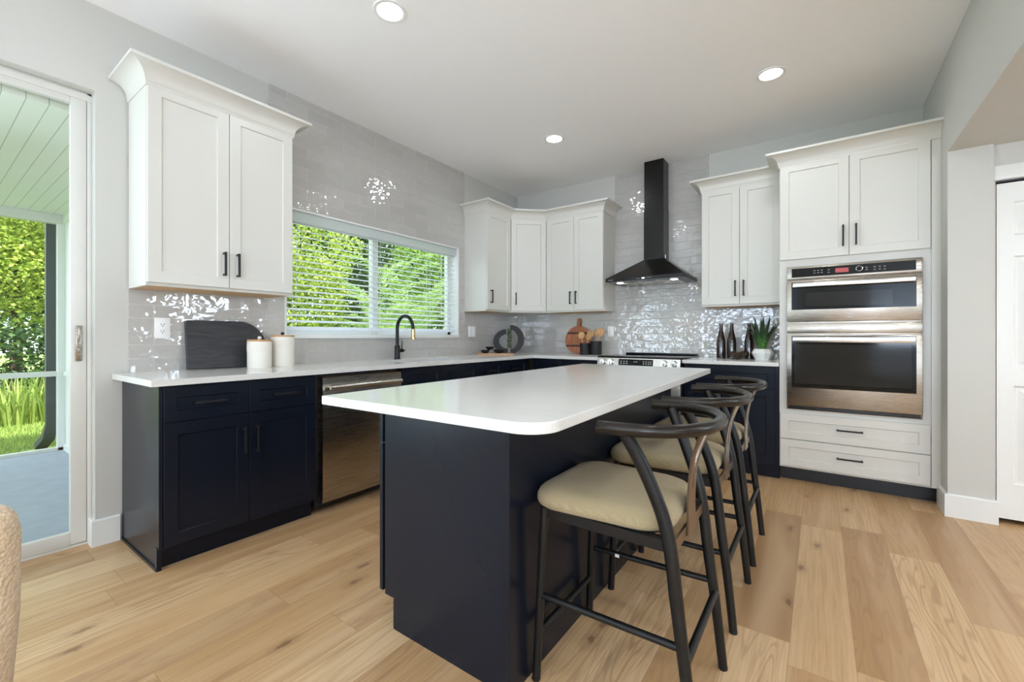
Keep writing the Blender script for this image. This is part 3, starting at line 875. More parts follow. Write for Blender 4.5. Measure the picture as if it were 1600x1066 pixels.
# diagonal corner cabinet
uC = thing('upper_cabinet', 'white corner wall cabinet with one diagonal door', 'cabinet', (0.3, -0.3, UB), 'white wall cabinets')
mb = MB(); k = 0.021
mb.prism([(0.010, -0.010), (0.010, -0.599), (UD - k, -0.599), (0.622, -UD + k), (0.622, -0.010)], UB, UT + 0.01); mb.build('carcass', 'white_cab', uC, smooth=0)
dl = math.hypot(0.294, 0.274)
d = shaker(DIAG, 'door', 0.004, dl - 0.004, UB + 0.016, UT - 0.003, 0.004, 'white_cab', uC); handle(DIAG, 0.055, UB + 0.152, 0.004, d, True, 0.137)
uD = upper_cab(BACK, 0.6235, 1.3076, 'white two-door wall cabinet left of the range hood', [(0.626, 0.964, 0.932), (0.967, 1.3056, 1.0)])
f = UD - 0.004
crown([(0.010, -1.022), (f, -1.022), (f, -0.598), (0.622, -f), (1.3076, -f), (1.3076, -0.010)], UT, CRZ, [uB, uB, uC, uD, uD])
uE = upper_cab(BACK, 2.263, 2.884, 'white two-door wall cabinet between the range hood and oven tower', [(2.265, 2.571, 2.541), (2.574, 2.882, 2.606)])
crown([(2.263, -0.010), (2.263, -f), (2.884, -f)], UT, CRZ, [uE, uE])

# ------------------------------------------------------------------ oven tower
TD = 0.605
tw = thing('oven_tower_cabinet', 'tall white cabinet housing the double wall oven', 'cabinet', (3.336, -0.3, 0))
mb = MB()
mb.box(2.8855, 2.905, 0.003, TD - 0.021, 0.11, UT + 0.01, F=BACK); mb.box(3.75, 3.787, 0.003, TD - 0.021, 0.11, UT + 0.01, F=BACK)
mb.box(2.905, 3.75, 0.012, TD - 0.021, 1.70, UT + 0.01, F=BACK); mb.box(2.905, 3.75, 0.012, TD - 0.021, 0.11, 0.545, F=BACK)
mb.box(2.905, 3.75, 0.012, 0.03, 0.545, 1.70, F=BACK)
mb.box(2.905, 2.940, 0.03, TD - 0.021, 0.545, 1.70, F=BACK); mb.box(3.694, 3.75, 0.03, TD - 0.021, 0.545, 1.70, F=BACK)
mb.box(2.94, 3.694, 0.03, TD - 0.021, 1.64, 1.70, F=BACK); mb.box(2.94, 3.694, 0.03, TD - 0.021, 0.545, 0.563, F=BACK)
mb.build('carcass', 'white_cab', tw, smooth=0)
mb = MB(); mb.box(3.742, 3.787, TD - 0.0215, TD - 0.006, 0.115, UT, F=BACK); mb.build('filler_strip', 'white_cab', tw, smooth=0)
mb = MB(); mb.box(2.886, 3.786, 0.05, 0.50, 0.0, 0.109, F=BACK); mb.build('toe_kick', 'black_paint', tw, smooth=0)
for a, b, hu in ((2.889, 3.3105, 3.277), (3.3135, 3.737, 3.35)):
    d = shaker(BACK, 'door', a, b, 1.702, UT - 0.003, TD, 'white_cab', tw); handle(BACK, hu, 1.842, TD, d, True, 0.15)
for z0, z1 in ((0.125, 0.328), (0.334, 0.528)):
    d = shaker(BACK, 'drawer', 2.891, 3.737, z0, z1, TD, 'white_cab', tw, rail=0.055); handle(BACK, 3.314, (z0 + z1) / 2 + 0.006, TD, d, False, 0.15)
crown([(2.886, -UD + 0.02), (2.886, -TD + 0.004), (3.787, -TD + 0.004)], UT, CRZ - 0.002, [tw, tw])

# double wall oven
OV = thing('double_oven', 'stainless double wall oven with microwave above, built into the white tower', 'oven', (3.317, -0.6, 0.56))
O0, O1 = 2.934, 3.699
B0 = TD - 0.019
mb = MB(); mb.box(2.944, 3.690, 0.06, B0, 0.566, 1.636, F=BACK); mb.build('body', 'black_paint', OV, smooth=0)
mb = MB()   # outer trim
mb.box(O0, O1, B0 - 0.004, B0 + 0.008, 0.560, 1.646, 0.002, F=BACK); mb.build('trim_frame', 'steel', OV)
mb = MB(); mb.box(O0 + 0.002, O1 - 0.002, B0 + 0.008, B0 + 0.026, 1.548, 1.644, 0.003, F=BACK); cp = mb.build('control_panel', 'steel', OV)
mb = MB(); mb.box(O0 + 0.032, O1 - 0.034, B0 + 0.0262, B0 + 0.028, 1.562, 1.628, 0.0005, F=BACK); cg = mb.build('control_glass', 'black_glass', cp, smooth=0)
dz = B0 + 0.0282
ctl = MB(); ctl.box(3.232, 3.308, dz, dz + 0.0006, 1.579, 1.610, F=BACK); ctl.build('display', 'red_display', cg, smooth=0)
mk = MB()
for (ux, zs) in [(3.108, (1.587, 1.604)), (3.131, (1.587, 1.604)), (3.153, (1.587, 1.604)), (3.193, (1.585, 1.604)), (3.408, (1.586, 1.602)), (3.452, (1.584, 1.602)), (3.478, (1.584, 1.602)), (3.505, (1.582, 1.602))]:
    for z in zs: mk.box(ux - 0.006, ux + 0.006, dz, dz + 0.0005, z - 0.002, z + 0.002, F=BACK)
mk.build('panel_marks', 'grey_mark', cg, smooth=0)
mb = MB()
ring = [BACK(3.368 + 0.0175 * math.cos(2 * math.pi * i / 28), dz + 0.002, 1.597 + 0.0175 * math.sin(2 * math.pi * i / 28)) for i in range(29)]
mb.tube(ring, 0.0022, 8); mb.build('dial', 'chrome', cg)
def oven_door(z0, z1, gz0, gz1, hz0, hz1, win):
    mb = MB(); mb.box(O0 + 0.002, O1 - 0.002, B0 + 0.010, B0 + 0.040, z0, z1, 0.004, F=BACK); d = mb.build('oven_door', 'steel', OV)
    mb = MB(); mb.box(O0 + 0.032, O1 - 0.034, B0 + 0.0402, B0 + 0.042, gz0, gz1, 0.0006, F=BACK); g = mb.build('door_glass', 'black_glass', d, smooth=0)
    mb = MB(); mb.box(O0 + 0.040, O1 - 0.042, B0 + 0.066, B0 + 0.080, hz0, hz1, 0.003, F=BACK)
    for u in (O0 + 0.07, O1 - 0.07): mb.box(u - 0.012, u + 0.012, B0 + 0.041, B0 + 0.067, hz0 + 0.006, hz1 - 0.006, 0.002, F=BACK)
    mb.build('handle', 'steel_bright', d)
    a, b, c, e_ = win
    mb = MB(); mb.box(a, b, B0 + 0.0421, B0 + 0.0427, c, e_, F=BACK); mb.build('viewing_window', 'oven_window', g, smooth=0)
    return d
t = NT('oven_window_glass'); t.set(color=rgb(30, 28, 25), rough=0.07, spec=0.25); M['oven_window'] = t.m
d1 = oven_door(1.226, 1.538, 1.316, 1.522, 1.482, 1.516, (3.055, 3.545, 1.338, 1.44))
badge(BACK, 3.316, 1.268, B0 + 0.0415, 0.015, d1)
oven_door(0.592, 1.130, 0.732, 1.118, 1.072, 1.112, (2.985, 3.64, 0.762, 1.055))
mb = MB(); mb.box(O0 + 0.002, O1 - 0.002, B0 + 0.008, B0 + 0.030, 1.138, 1.214, 0.003, F=BACK); mb.build('middle_trim', 'steel', OV)
mb = MB(); mb.box(O0 + 0.01, O1 - 0.01, B0 + 0.0085, B0 + 0.02, 0.565, 0.586, 0.002, F=BACK); mb.build('vent_strip', 'black_paint', OV)

# ------------------------------------------------------------------ range
rg = thing('range', 'stainless slide-in range with black glass cooktop below the hood', 'stove', (1.786, -0.33, 0))
R0, R1 = 1.4045, 2.1675
mb = MB(); mb.box(R0 + 0.002, R1 - 0.002, 0.03, 0.63, 0.02, 0.905, F=BACK); mb.build('body', 'black_paint', rg, smooth=0)
mb = MB(); mb.box(R0 - 0.012, R1 + 0.012, 0.012, 0.655, 0.9145, 0.928, 0.003, F=BACK); ck = mb.build('cooktop', 'black_glass', rg)
mb = MB(); mb.box(R0 + 0.05, R1 + 0.004, 0.015, 0.07, 0.928, 0.944, 0.004, F=BACK); mb.build('rear_vent', 'black_metal', ck)
mb = MB()
V = []
for u in (R0, R1):
    V += [BACK(u, 0.63, 0.80), BACK(u, 0.690, 0.80), BACK(u, 0.690, 0.835), BACK(u, 0.675, 0.914), BACK(u, 0.63, 0.914)]
mb.add(V, [(0, 1, 2, 3, 4), (9, 8, 7, 6, 5)] + [(i, (i + 1) % 5, (i + 1) % 5 + 5, i + 5) for i in range(5)])
pn = mb.build('control_panel', 'steel_bright', rg, smooth=0)
def pf_(u, z, o=0.0):      # point on the sloping panel face
    t = (z - 0.835) / (0.914 - 0.835); return BACK(u, 0.690 - 0.015 * t + o, z)
mb = MB(); mb.add([pf_(1.615, 0.848, .0008), pf_(1.935, 0.848, .0008), pf_(1.935, 0.906, .0008), pf_(1.615, 0.906, .0008)], [(0, 1, 2, 3)])
dsp = mb.build('display', 'black_glass', pn, smooth=0)
mk = MB()
for u in (1.64, 1.668, 1.694, 1.765, 1.785, 1.85, 1.873, 1.896, 1.916):
    for z in ((0.868, 0.886) if u < 1.7 or u > 1.8 else (0.884,)):
        mk.add([pf_(u - .007, z - .004, .0014), pf_(u + .007, z - .004, .0014), pf_(u + .007, z + .004, .0014), pf_(u - .007, z + .004, .0014)], [(0, 1, 2, 3)])
mk.build('panel_marks', 'grey_mark', dsp, smooth=0)
for u in (1.462, 1.541, 2.033, 2.115):
    mb = MB(); mb.tube([pf_(u, 0.877, 0.0), pf_(u, 0.8775, 0.006), pf_(u, 0.878, 0.007), pf_(u, 0.879, 0.030)], [0.029, 0.029, 0.026, 0.024], 24)
    kb = mb.build('knob', 'steel_bright', pn)
    mb = MB(); c0 = pf_(u, 0.879, 0.031); mb.box(u - 0.004, u + 0.004, 0.708, 0.717, 0.859, 0.899, 0.002, F=BACK); mb.build('knob_grip', 'chrome', kb)
mb = MB(); mb.box(R0 + 0.004, R1 - 0.004, 0.63, 0.668, 0.22, 0.79, 0.004, F=BACK); dr = mb.build('oven_door', 'steel', rg)
mb = MB(); mb.box(R0 + 0.09, R1 - 0.09, 0.6682, 0.670, 0.33, 0.68, F=BACK); mb.build('door_glass', 'black_glass', dr, smooth=0)
mb = MB(); mb.tube([BACK(R0 + 0.05, 0.715, 0.745), BACK(R1 - 0.05, 0.715, 0.745)], 0.013, 14)
for u in (R0 + 0.07, R1 - 0.07): mb.tube([BACK(u, 0.665, 0.745), BACK(u, 0.715, 0.745)], 0.010, 10)
mb.build('handle', 'steel_bright', dr)
mb = MB(); mb.box(R0 + 0.004, R1 - 0.004, 0.63, 0.664, 0.06, 0.21, 0.004, F=BACK); mb.build('storage_drawer', 'steel', rg)

# ------------------------------------------------------------------ range hood
hd = thing('range_hood', 'black pyramid chimney hood hanging on the tiled wall above the range', 'range hood', (1.785, -0.25, 1.655))
H0, H1, HD = 1.409, 2.158, 0.50
mb = MB()
hz0, hz1, hz2 = 1.650, 1.684, 1.888
CX0, CX1, CDD = 1.687, 1.884, 0.185
V = [BACK(H0, .0095, hz0), BACK(H1, .0095, hz0), BACK(H1, HD, hz0), BACK(H0, HD, hz0),
     BACK(H0, .0095, hz1), BACK(H1, .0095, hz1), BACK(H1, HD, hz1), BACK(H0, HD, hz1),
     BACK(CX0 - .004, .0095, hz2), BACK(CX1 + .004, .0095, hz2), BACK(CX1 + .004, CDD + .004, hz2), BACK(CX0 - .004, CDD + .004, hz2)]
Fc = [(0, 1, 2, 3), (8, 9, 10, 11)]
for r in (0, 4):
    for k in range(4): Fc.append((r + k, r + (k + 1) % 4, r + 4 + (k + 1) % 4, r + 4 + k))
mb.add(V, Fc); cn = mb.build('canopy', 'hood_black', hd, smooth=0)
mb = MB(); mb.box(CX0, CX1, .0095, CDD, hz2, 2.40, F=BACK); mb.box(CX0 + 0.003, CX1 - 0.003, .0095, CDD - 0.003, 2.40, CEIL - 0.001, F=BACK)
mb.build('chimney', 'hood_black', hd, smooth=0)
mb = MB(); mb.box(1.772, 1.798, HD, HD + 0.0012, 1.662, 1.671, F=BACK); mb.build('display', 'led_display', cn, smooth=0)
mk = MB()
for u in (1.725, 1.742, 1.822, 1.84, 1.857): mk.box(u - 0.004, u + 0.004, HD, HD + 0.0008, 1.664, 1.669, F=BACK)
for i in range(7): mk.box(1.433 + i * 0.0085, 1.439 + i * 0.0085, HD, HD + 0.0008, 1.664, 1.671, F=BACK)
mk.build('lettering', 'grey_mark', cn, smooth=0)['label'] = 'small pale lettering and touch marks'
for u in (1.505, 2.03):
    mb = MB(); mb.lathe([(0.0, -0.004), (0.028, -0.004), (0.034, 0.0), (0.0, 0.0)], u, -0.36, hz0, 20); mb.build('hood_lamp', 'led', cn)
    l = bpy.data.lights.new('hood_spot', 'SPOT'); l.energy = 3.0; l.spot_size = math.radians(110); l.spot_blend = 0.6; l.shadow_soft_size = 0.03; l.color = (1, 0.96, 0.9)
    lo = bpy.data.objects.new('hood_spot', l); COL.objects.link(lo); lo.parent = cn; lo.location = Vector((u, -0.36, hz0 - 0.008)) - hd.location
mb = MB(); mb.box(H0 + 0.10, H1 - 0.10, 0.06, HD - 0.19, hz0 - 0.003, hz0, F=BACK); mb.build('grease_filter', 'steel', cn, smooth=0)
mb = MB(); mb.tube([(1.893, -0.155, 1.892), (1.893, -0.155, 1.925)], 0.006, 10); mb.build('side_sensor', 'chrome', cn)

# ------------------------------------------------------------------ island
isl = thing('island_cabinet', 'navy island base cabinet standing in the middle of the kitchen', 'kitchen island', (2.05, -2.56, 0))
IX0, IX1, IY0, IY1 = 1.728, 2.362, -3.450, -1.68
mb = MB(); mb.box(IX0 + 0.045, IX1 - 0.012, IY0 + 0.006, IY1 - 0.006, 0.12, CT0 - 0.001); mb.box(IX0 + 0.09, IX1 - 0.012, IY0 + 0.006, IY1 - 0.006, 0.0, 0.12)
mb.build('carcass', 'navy', isl, smooth=0)
mb = MB()
mb.prism([(IX0 + 0.09, 0.0), (IX1 - 0.012, 0.0), (IX1 - 0.012, CT0 - 0.001), (IX0 + 0.036, CT0 - 0.001), (IX0 + 0.036, 0.118), (IX0 + 0.09, 0.118)], 0, 0.006, F=lambda x, y, z: (x, IY0 + z, y))
mb.build('end_panel', 'navy', isl, smooth=0)
mb = MB(); mb.box(IX0 + 0.082, IX0 + 0.0895, IY0 + 0.002, IY1, 0.0, 0.112, 0.001); mb.build('toe_kick', 'navy', isl, smooth=0)
mb = MB(); mb.box(IX1 - 0.012, IX1, IY0 - 0.004, IY1, 0.0, CT0 - 0.001, 0.0015); mb.build('back_panel', 'navy', isl, smooth=0)
# doors and drawers on the sink side
ID = -(IX0)
def isl_front(nm, y0, y1, z0, z1):
    F2 = Frame((0, 0), (0, -1))
    return shaker(F2, nm, -y1, -y0, z0, z1, -IX0, 'navy', isl, rail=min(0.055, (z1 - z0) * .32)), F2
for (y0, y1) in ((-3.448, -2.865), (-2.861, -2.275), (-2.271, -1.685)):
    o, F2 = isl_front('drawer', y0, y1, 0.703, 0.874); handle(F2, -(y0 + y1) / 2, 0.79, -IX0, o, False, 0.14)
    ym = (y0 + y1) / 2
    for (a, b, hu) in ((y0, ym - .0015, ym - .03), (ym + .0015, y1, ym + .03)):
        o, F2 = isl_front('door', a, b, 0.125, 0.698); handle(F2, -hu, 0.56, -IX0, o, True, 0.14)
# island worktop: rounded corners, very slightly turned on the base
rot = 0.0195; icx, icy = 2.1665, -2.652; hw, hl_ = 0.4375, 1.048
pts = []
for cxs, cys, a0, r in ((1, 1, 0, 0.02), (-1, 1, 90, 0.02), (-1, -1, 180, 0.012), (1, -1, 270, 0.085)):
    for i in range(9):
        a = math.radians(a0 + 90 * i / 8)
        x = cxs * (hw - r) + r * math.cos(a); y = cys * (hl_ - r) + r * math.sin(a)
        pts.append((icx + x * math.cos(rot) - y * math.sin(rot), icy + x * math.sin(rot) + y * math.cos(rot)))
mb = MB(); mb.prism(pts, CT0 + 0.001, CT1)
tag(mb.build('island_worktop', 'quartz', smooth=0, bevel=0.003), 'white quartz worktop with rounded corner on the navy island', 'countertop')

# ------------------------------------------------------------------ bar stools
SG = 'counter stools along the island'
def make_stool():
    t = thing('counter_stool', 'nearest black metal counter stool with oatmeal seat, in the foreground by the island end', 'stool', (0, 0, 0), SG)
    # seat pad
    def outline(inset):
        fr, bk, hf, hb, r = -0.262, 0.172, 0.212, 0.195, 0.080
        out = []
        for cx, cy, a0, rr in ((bk, hb, 0, r * 1.25), (fr, hf, 90, r), (fr, -hf, 180, r), (bk, -hb, 270, r * 1.25)):
            sx = 1 if cx > 0 else -1; sy = 1 if cy > 0 else -1
            for i in range(8):
                a = math.radians(a0 + 90 * i / 7)
                x, y = cx - sx * rr + rr * math.cos(a), cy - sy * rr + rr * math.sin(a)
                out.append(((x + 0.048) * (1 - inset / 0.22) - 0.048, y * (1 - inset / 0.20)))
        return out
    mb = MB(); V = []; Fc = []
    layers = [(0.010, 0.566), (0.001, 0.573), (-0.003, 0.585), (-0.002, 0.601), (0.004, 0.614), (0.014, 0.624), (0.030, 0.631), (0.06, 0.637), (0.10, 0.640), (0.15, 0.642), (0.18, 0.642)]
    m = 32
    for ins, z in layers: V += [(x, y, z) for x, y in outline(ins)]
    for i in range(len(layers) - 1):
        for k in range(m): Fc.append((i * m + k, i * m + (k + 1) % m, (i + 1) * m + (k + 1) % m, (i + 1) * m + k))
    Fc.append(tuple(range(m))[::-1]); Fc.append(tuple(range((len(layers) - 1) * m, len(layers) * m)))
    mb.add(V, Fc); mb.build('seat_pad', 'linen', t, smooth=60)
    # seat frame
    mb = MB(); mb.prism(outline(0.014), 0.560, 0.5675)
    for s in (-1, 1): mb.tube([(-0.222, s * 0.186, 0.550), (0.182, s * 0.186, 0.546)], 0, flat=(0.032, 0.018), up=(0, 0, 1))
    mb.tube([(-0.222, -0.186, 0.550), (-0.222, 0.186, 0.550)], 0, flat=(0.032, 0.018), up=(0, 0, 1))
    mb.build('seat_frame', 'black_metal', t)
    mb = MB(); mb.tube([(0.183, -0.188, 0.538), (0.183, 0.188, 0.538)], 0, flat=(0.034, 0.008), up=(0, 0, 1)); mb.build('rear_rail', 'satin_bronze', t)
    for s in (-1, 1):
        mb = MB(); mb.tube([(-0.243, s * 0.199, 0.0), (-0.225, s * 0.190, 0.40), (-0.216, s * 0.186, 0.565)], [0.0135, 0.0150, 0.0155], 14); mb.build('leg', 'black_metal', t)
        p = spline([(0.245, s * 0.203, 0.0), (0.224, s * 0.199, 0.20), (0.202, s * 0.196, 0.37), (0.182, s * 0.196, 0.54), (0.163, s * 0.198, 0.625), (0.136, s * 0.205, 0.70), (0.105, s * 0.216, 0.775), (0.068, s * 0.236, 0.852)], 5)
        mb = MB(); mb.tube(p, [0.0145 + 0.004 * min(1, i / 12) for i in range(len(p))], 14); mb.build('leg', 'black_metal', t)
    # arm rail
    pts = []
    a, b = 0.225, 0.247
    zr = lambda x: 0.862
    pts = [(-0.005, -b, 0.860), (0.045, -b, 0.861)]
    for i in range(1, 24):
        th_ = -math.pi / 2 + math.pi * i / 24
        pts.append((0.045 + a * abs(math.cos(th_)) ** 0.85, b * math.sin(th_), 0.862))
    pts += [(0.045, b, 0.861), (-0.005, b, 0.860)]
    mb = MB(); mb.tube(pts, 0.0185, 16); mb.build('arm_rail', 'bronze_black', t)
    # wishbone splat
    mb = MB()
    mb.tube([(0.192, 0, 0.520), (0.189, 0, 0.60), (0.191, 0, 0.655)], 0, flat=(0.088, 0.006), up=(0, 1, 0))
    for s in (-1, 1):
        p = spline([(0.191, s * 0.026, 0.650), (0.195, s * 0.028, 0.70), (0.204, s * 0.036, 0.755), (0.222, s * 0.056, 0.808), (0.240, s * 0.086, 0.846)], 6)
        mb.tube(p, 0, flat=(0.034, 0.006), up=(0, 1, 0))
    mb.tube([(0.236, -0.110, 0.8445), (0.262, 0, 0.8445), (0.236, 0.110, 0.8445)], 0, flat=(0.022, 0.006), up=(1, 0, 0))
    mb.build('wishbone_splat', 'satin_bronze', t)
    # foot rails
    for s in (-1, 1):
        mb = MB(); mb.tube([(-0.230, s * 0.193, 0.278), (0.213, s * 0.198, 0.288)], 0.0105, 12); mb.build('side_foot_rail', 'black_metal', t)
    mb = MB(); mb.tube([(-0.236, -0.196, 0.158), (-0.236, 0.196, 0.158)], 0.0105, 12); mb.build('front_foot_rail', 'black_metal', t)
    mb = MB(); mb.tube([(0.222, -0.198, 0.255), (0.222, 0.198, 0.255)], 0.0115, 12); mb.build('rear_foot_rail', 'black_metal', t)
    for sx, sy in ((-1, -1), (-1, 1), (1, -1), (1, 1)):
        x, y = (0.245, 0.203) if sx > 0 else (-0.243, 0.199)
        mb = MB(); mb.lathe([(0, 0), (0.0135, 0), (0.0145, 0.004), (0.0145, 0.009), (0, 0.009)], x, sy * y, 0.0, 14); mb.build('foot_cap', 'black_paint', t)
    return t
st = make_stool()
s2 = copy_tree(st, 'black metal counter stool with oatmeal seat, the middle one of three at the island', (2.63, -2.520, 0))
s3 = copy_tree(st, 'farthest black metal counter stool with oatmeal seat, nearest the oven tower', (2.63, -1.935, 0))
st.location = (2.63, -3.140, 0)
mb = MB(); mb.box(-0.128, -0.112, 0.1825, 0.1835, 0.274, 0.286)
lab = mb.build('care_label', 'white_plastic', st, smooth=0); lab.location = Vector((0, 0, 0)); lab.data.transform(Matrix.Translation(st.location))
lab['label'] = 'small white sticker on the far foot rail'

# ------------------------------------------------------------------ upholstered dining chair, bottom left corner
dc = thing('dining_chair', 'beige boucle upholstered dining chair cut off at the bottom left, near the patio door', 'chair', (2.0, -4.62, 0))
def rounded_slab(w, t_, z0, z1, r, n=8, lean=0.0, taper=1.0):
    """upright padded back: width w in x, thickness t_ in y"""
    V = []; Fc = []
    lv = [(z0, -0.02), (z0 + 0.02, 0.0), ((z0 + z1) / 2, 0.004), (z1 - 0.05, 0.0), (z1 - 0.02, -0.008), (z1 - 0.006, -0.02), (z1, -0.036)]
    m = 4 * n
    for z, g in lv:
        k = (z - z0) / (z1 - z0); hw_, ht = (w / 2) * (taper + (1 - taper) * k) + g, t_ / 2 + g * 0.5
        rr = min(r, ht * 0.95)
        for cx, cy, a0 in ((1, 1, 0), (-1, 1, 90), (-1, -1, 180), (1, -1, 270)):
            for i in range(n):
                a = math.radians(a0 + 90 * i / (n - 1))
                V.append((cx * (hw_ - rr) + rr * math.cos(a), cy * (ht - rr) + rr * math.sin(a) - lean * (z - z0), z))
    for i in range(len(lv) - 1):
        for k in range(m): Fc.append((i * m + k, i * m + (k + 1) % m, (i + 1) * m + (k + 1) % m, (i + 1) * m + k))
    Fc.append(tuple(range(m))[::-1]); Fc.append(tuple(range((len(lv) - 1) * m, len(lv) * m)))
    return V, Fc
CH = Matrix.Translation((1.80, -4.565, 0)) @ Matrix.Rotation(0.62, 4, 'Z')
def chp(mb): 
    mb.v = [tuple(CH @ Vector(p)) for p in mb.v]; return mb
mb = MB(); mb.add(*rounded_slab(0.48, 0.085, 0.43, 0.818, 0.04, taper=0.90)); chp(mb).build('backrest', 'boucle', dc, smooth=60)
mb = MB(); V, Fc = rounded_slab(0.50, 0.47, 0.36, 0.48, 0.06); mb.add([(x, y - 0.27, z) for x, y, z in V], Fc); chp(mb).build('seat', 'boucle', dc, smooth=60)
for sx, sy in ((-1, -0.45), (1, -0.45), (-1, -0.02), (1, -0.02)):
    mb = MB(); mb.tube([(sx * 0.20, sy, 0.0), (sx * 0.19, sy, 0.38)], [0.013, 0.019], 12); chp(mb).build('leg', 'black_metal', dc)

# ------------------------------------------------------------------ things on the counter
# black serving board leaning on the tile left of the window
bd = []
by, bz = -3.555, 0.0
w_, h_ = 0.465, 0.298
outl = [(0, 0), (w_ - 0.02, 0), (w_, 0.02), (w_, 0.10)]
for i in range(1, 13):
    a = math.pi / 2 * i / 12
    outl.append((w_ - 0.17 + 0.17 * math.cos(a), 0.10 + (h_ - 0.10) * math.sin(a)))
outl += [(0.012, h_), (0, h_ - 0.012)]
lean = math.radians(7)
def bF(x, y, z):    # x along wall, y up, z thickness
    yy, zz = y * math.cos(lean) + 0.0, z * math.cos(lean) - y * math.sin(lean)
    return (0.062 + zz, by + x, CT1 + 0.004 + yy + z * math.sin(lean))
mb = MB(); mb.prism(outl, -0.012, 0.012, F=bF)
tag(mb.build('serving_board', 'black_wood', bevel=0.003, smooth=0), 'large black wooden board with one rounded corner leaning on the tile', 'cutting board')
def canister(cx, cy, r, h, label, knob_mat):
    t = thing('canister', label, 'canister', (cx, cy, CT1), 'cream canisters by the black board')
    mb = MB(); mb.lathe([(0, 0), (r * 0.95, 0), (r, 0.006), (r, h - 0.012), (r * 0.985, h - 0.006), (0, h - 0.006)], cx, cy, CT1, 40); mb.build('jar', 'canister', t)
    mb = MB()
    nr = 5
    for j in range(nr):
        z = CT1 + h * 0.62 + j * h * 0.055
        for i in range(36):
            a = 2 * math.pi * (i + 0.5 * (j % 2)) / 36
            c = Vector((cx + r * math.cos(a), cy + r * math.sin(a), z))
            u = Vector((-math.sin(a), math.cos(a), 0)); o_ = Vector((math.cos(a), math.sin(a), 0)) * 0.0022
            s = r * 0.06
            mb.add([c + u * s, c + Vector((0, 0, s)), c - u * s, c - Vector((0, 0, s)), c + o_], [(0, 1, 4), (1, 2, 4), (2, 3, 4), (3, 0, 4)])
    mb.build('bead_pattern', 'canister', t)
    mb = MB(); mb.lathe([(0, h - 0.006), (r * 1.0, h - 0.006), (r * 1.0, h + 0.004), (r * 0.97, h + 0.006), (0, h + 0.006)], cx, cy, CT1, 40); ld = mb.build('lid', 'tan_wood', t); ld['label'] = 'light wooden lid'
    mb = MB(); mb.lathe([(0, h + 0.005), (0.006, h + 0.006), (0.012, h + 0.013), (0.012, h + 0.019), (0.006, h + 0.026), (0, h + 0.027)], cx, cy, CT1, 16); mb.build('knob', knob_mat, ld)
    return t
canister(0.185, -3.200, 0.070, 0.176, 'shorter cream canister with white knob, in front of the black board', 'ceramic')
canister(0.150, -3.035, 0.072, 0.205, 'taller cream canister with black knob, behind the shorter one', 'black_ceramic')

# split ring sculpture with moss, in the corner
SCF = Frame((0.10, -0.36), (math.cos(0.5), math.sin(0.5)))
sp = thing('ring_sculpture', 'black split ring sculpture with green moss in the counter corner', 'sculpture', (0.20, -0.485, CT1))
SCX, SCY = 0.200, -0.485
SF = Frame((SCX, SCY), (math.cos(0.62), math.sin(0.62)))
def half_ring(mb, a0, a1, ro, ri, rz, riz, cu, cz, d0, d1, n=20):
    V = []; Fc = []
    for i in range(n + 1):
        a = math.radians(a0 + (a1 - a0) * i / n)
        for d in (d0, d1):
            V.append(SF(cu + ro * math.cos(a), d, cz + rz * math.sin(a))); V.append(SF(cu + ri * math.cos(a), d, cz + riz * math.sin(a)))
    for i in range(n):
        a, b = 4 * i, 4 * i + 4
        Fc += [(a, b, b + 1, a + 1), (a + 2, a + 3, b + 3, b + 2), (a, a + 2, b + 2, b), (a + 1, b + 1, b + 3, a + 3)]
    Fc += [(0, 1, 3, 2), (4 * n, 4 * n + 2, 4 * n + 3, 4 * n + 1)]
    mb.add(V, Fc)
mb = MB(); half_ring(mb, 97, 270, 0.170, 0.100, 0.142, 0.085, 0.0, CT1 + 0.143, -0.03, 0.03); mb.build('left_half', 'black_ceramic', sp)
mb = MB(); half_ring(mb, -90, 92, 0.158, 0.085, 0.165, 0.112, 0.03, CT1 + 0.166, -0.028, 0.034); mb.build('right_half', 'black_ceramic', sp)
mb = MB()
for i in range(260):
    z = CT1 + 0.07 + random.random() * 0.22; u = 0.020 + random.uniform(-0.024, 0.022); d = random.uniform(-0.03, 0.036)
    c = Vector(SF(u, d, z)); s = random.uniform(0.006, 0.011)
    pp = [c + Vector((random.uniform(-1, 1), random.uniform(-1, 1), random.uniform(-1, 1))).normalized() * s for _ in range(4)]
    mb.add(pp, [(0, 1, 2), (0, 2, 3), (0, 3, 1), (1, 3, 2)])
mb.build('moss_strip', 'moss', sp, smooth=0)['label'] = 'strip of green moss along the split'

# wooden tray with little black bowls
tr = MB(); TF = Frame((0.235, -0.775), (math.cos(0.66), math.sin(0.66)))
pts_ = []
for i in range(40):
    a = 2 * math.pi * i / 40; k = 1 + 0.05 * math.sin(3 * a)
    pts_.append((0.205 * k * math.cos(a), 0.085 * k * math.sin(a)))
tr.prism(pts_, CT1, CT1 + 0.016, F=lambda x, y, z: TF(x, y, z))
tag(tr.build('serving_tray', 'tray_wood', smooth=0, bevel=0.003), 'live-edge wooden tray on the counter in front of the ring sculpture', 'tray')
def bowl(u, d, r, h, z0, label):
    c = TF(u, d, 0); mb = MB()
    mb.lathe([(0, 0), (r * 0.45, 0), (r * 0.82, h * 0.45), (r, h), (r * 0.95, h), (r * 0.75, h * 0.5), (r * 0.4, h * 0.15), (0, h * 0.12)], c[0], c[1], z0, 24)
    tag(mb.build('small_bowl', 'black_ceramic'), label, 'bowl', 'black bowls on the wooden tray')
bowl(-0.105, 0.01, 0.050, 0.036, CT1 + 0.0162, 'small black bowl at the left end of the wooden tray')
bowl(0.045, 0.005, 0.066, 0.040, CT1 + 0.0162, 'widest black bowl at the right of the wooden tray')
bowl(-0.055, -0.012, 0.050, 0.034, CT1 + 0.053, 'small black bowl stacked above the others on the tray')

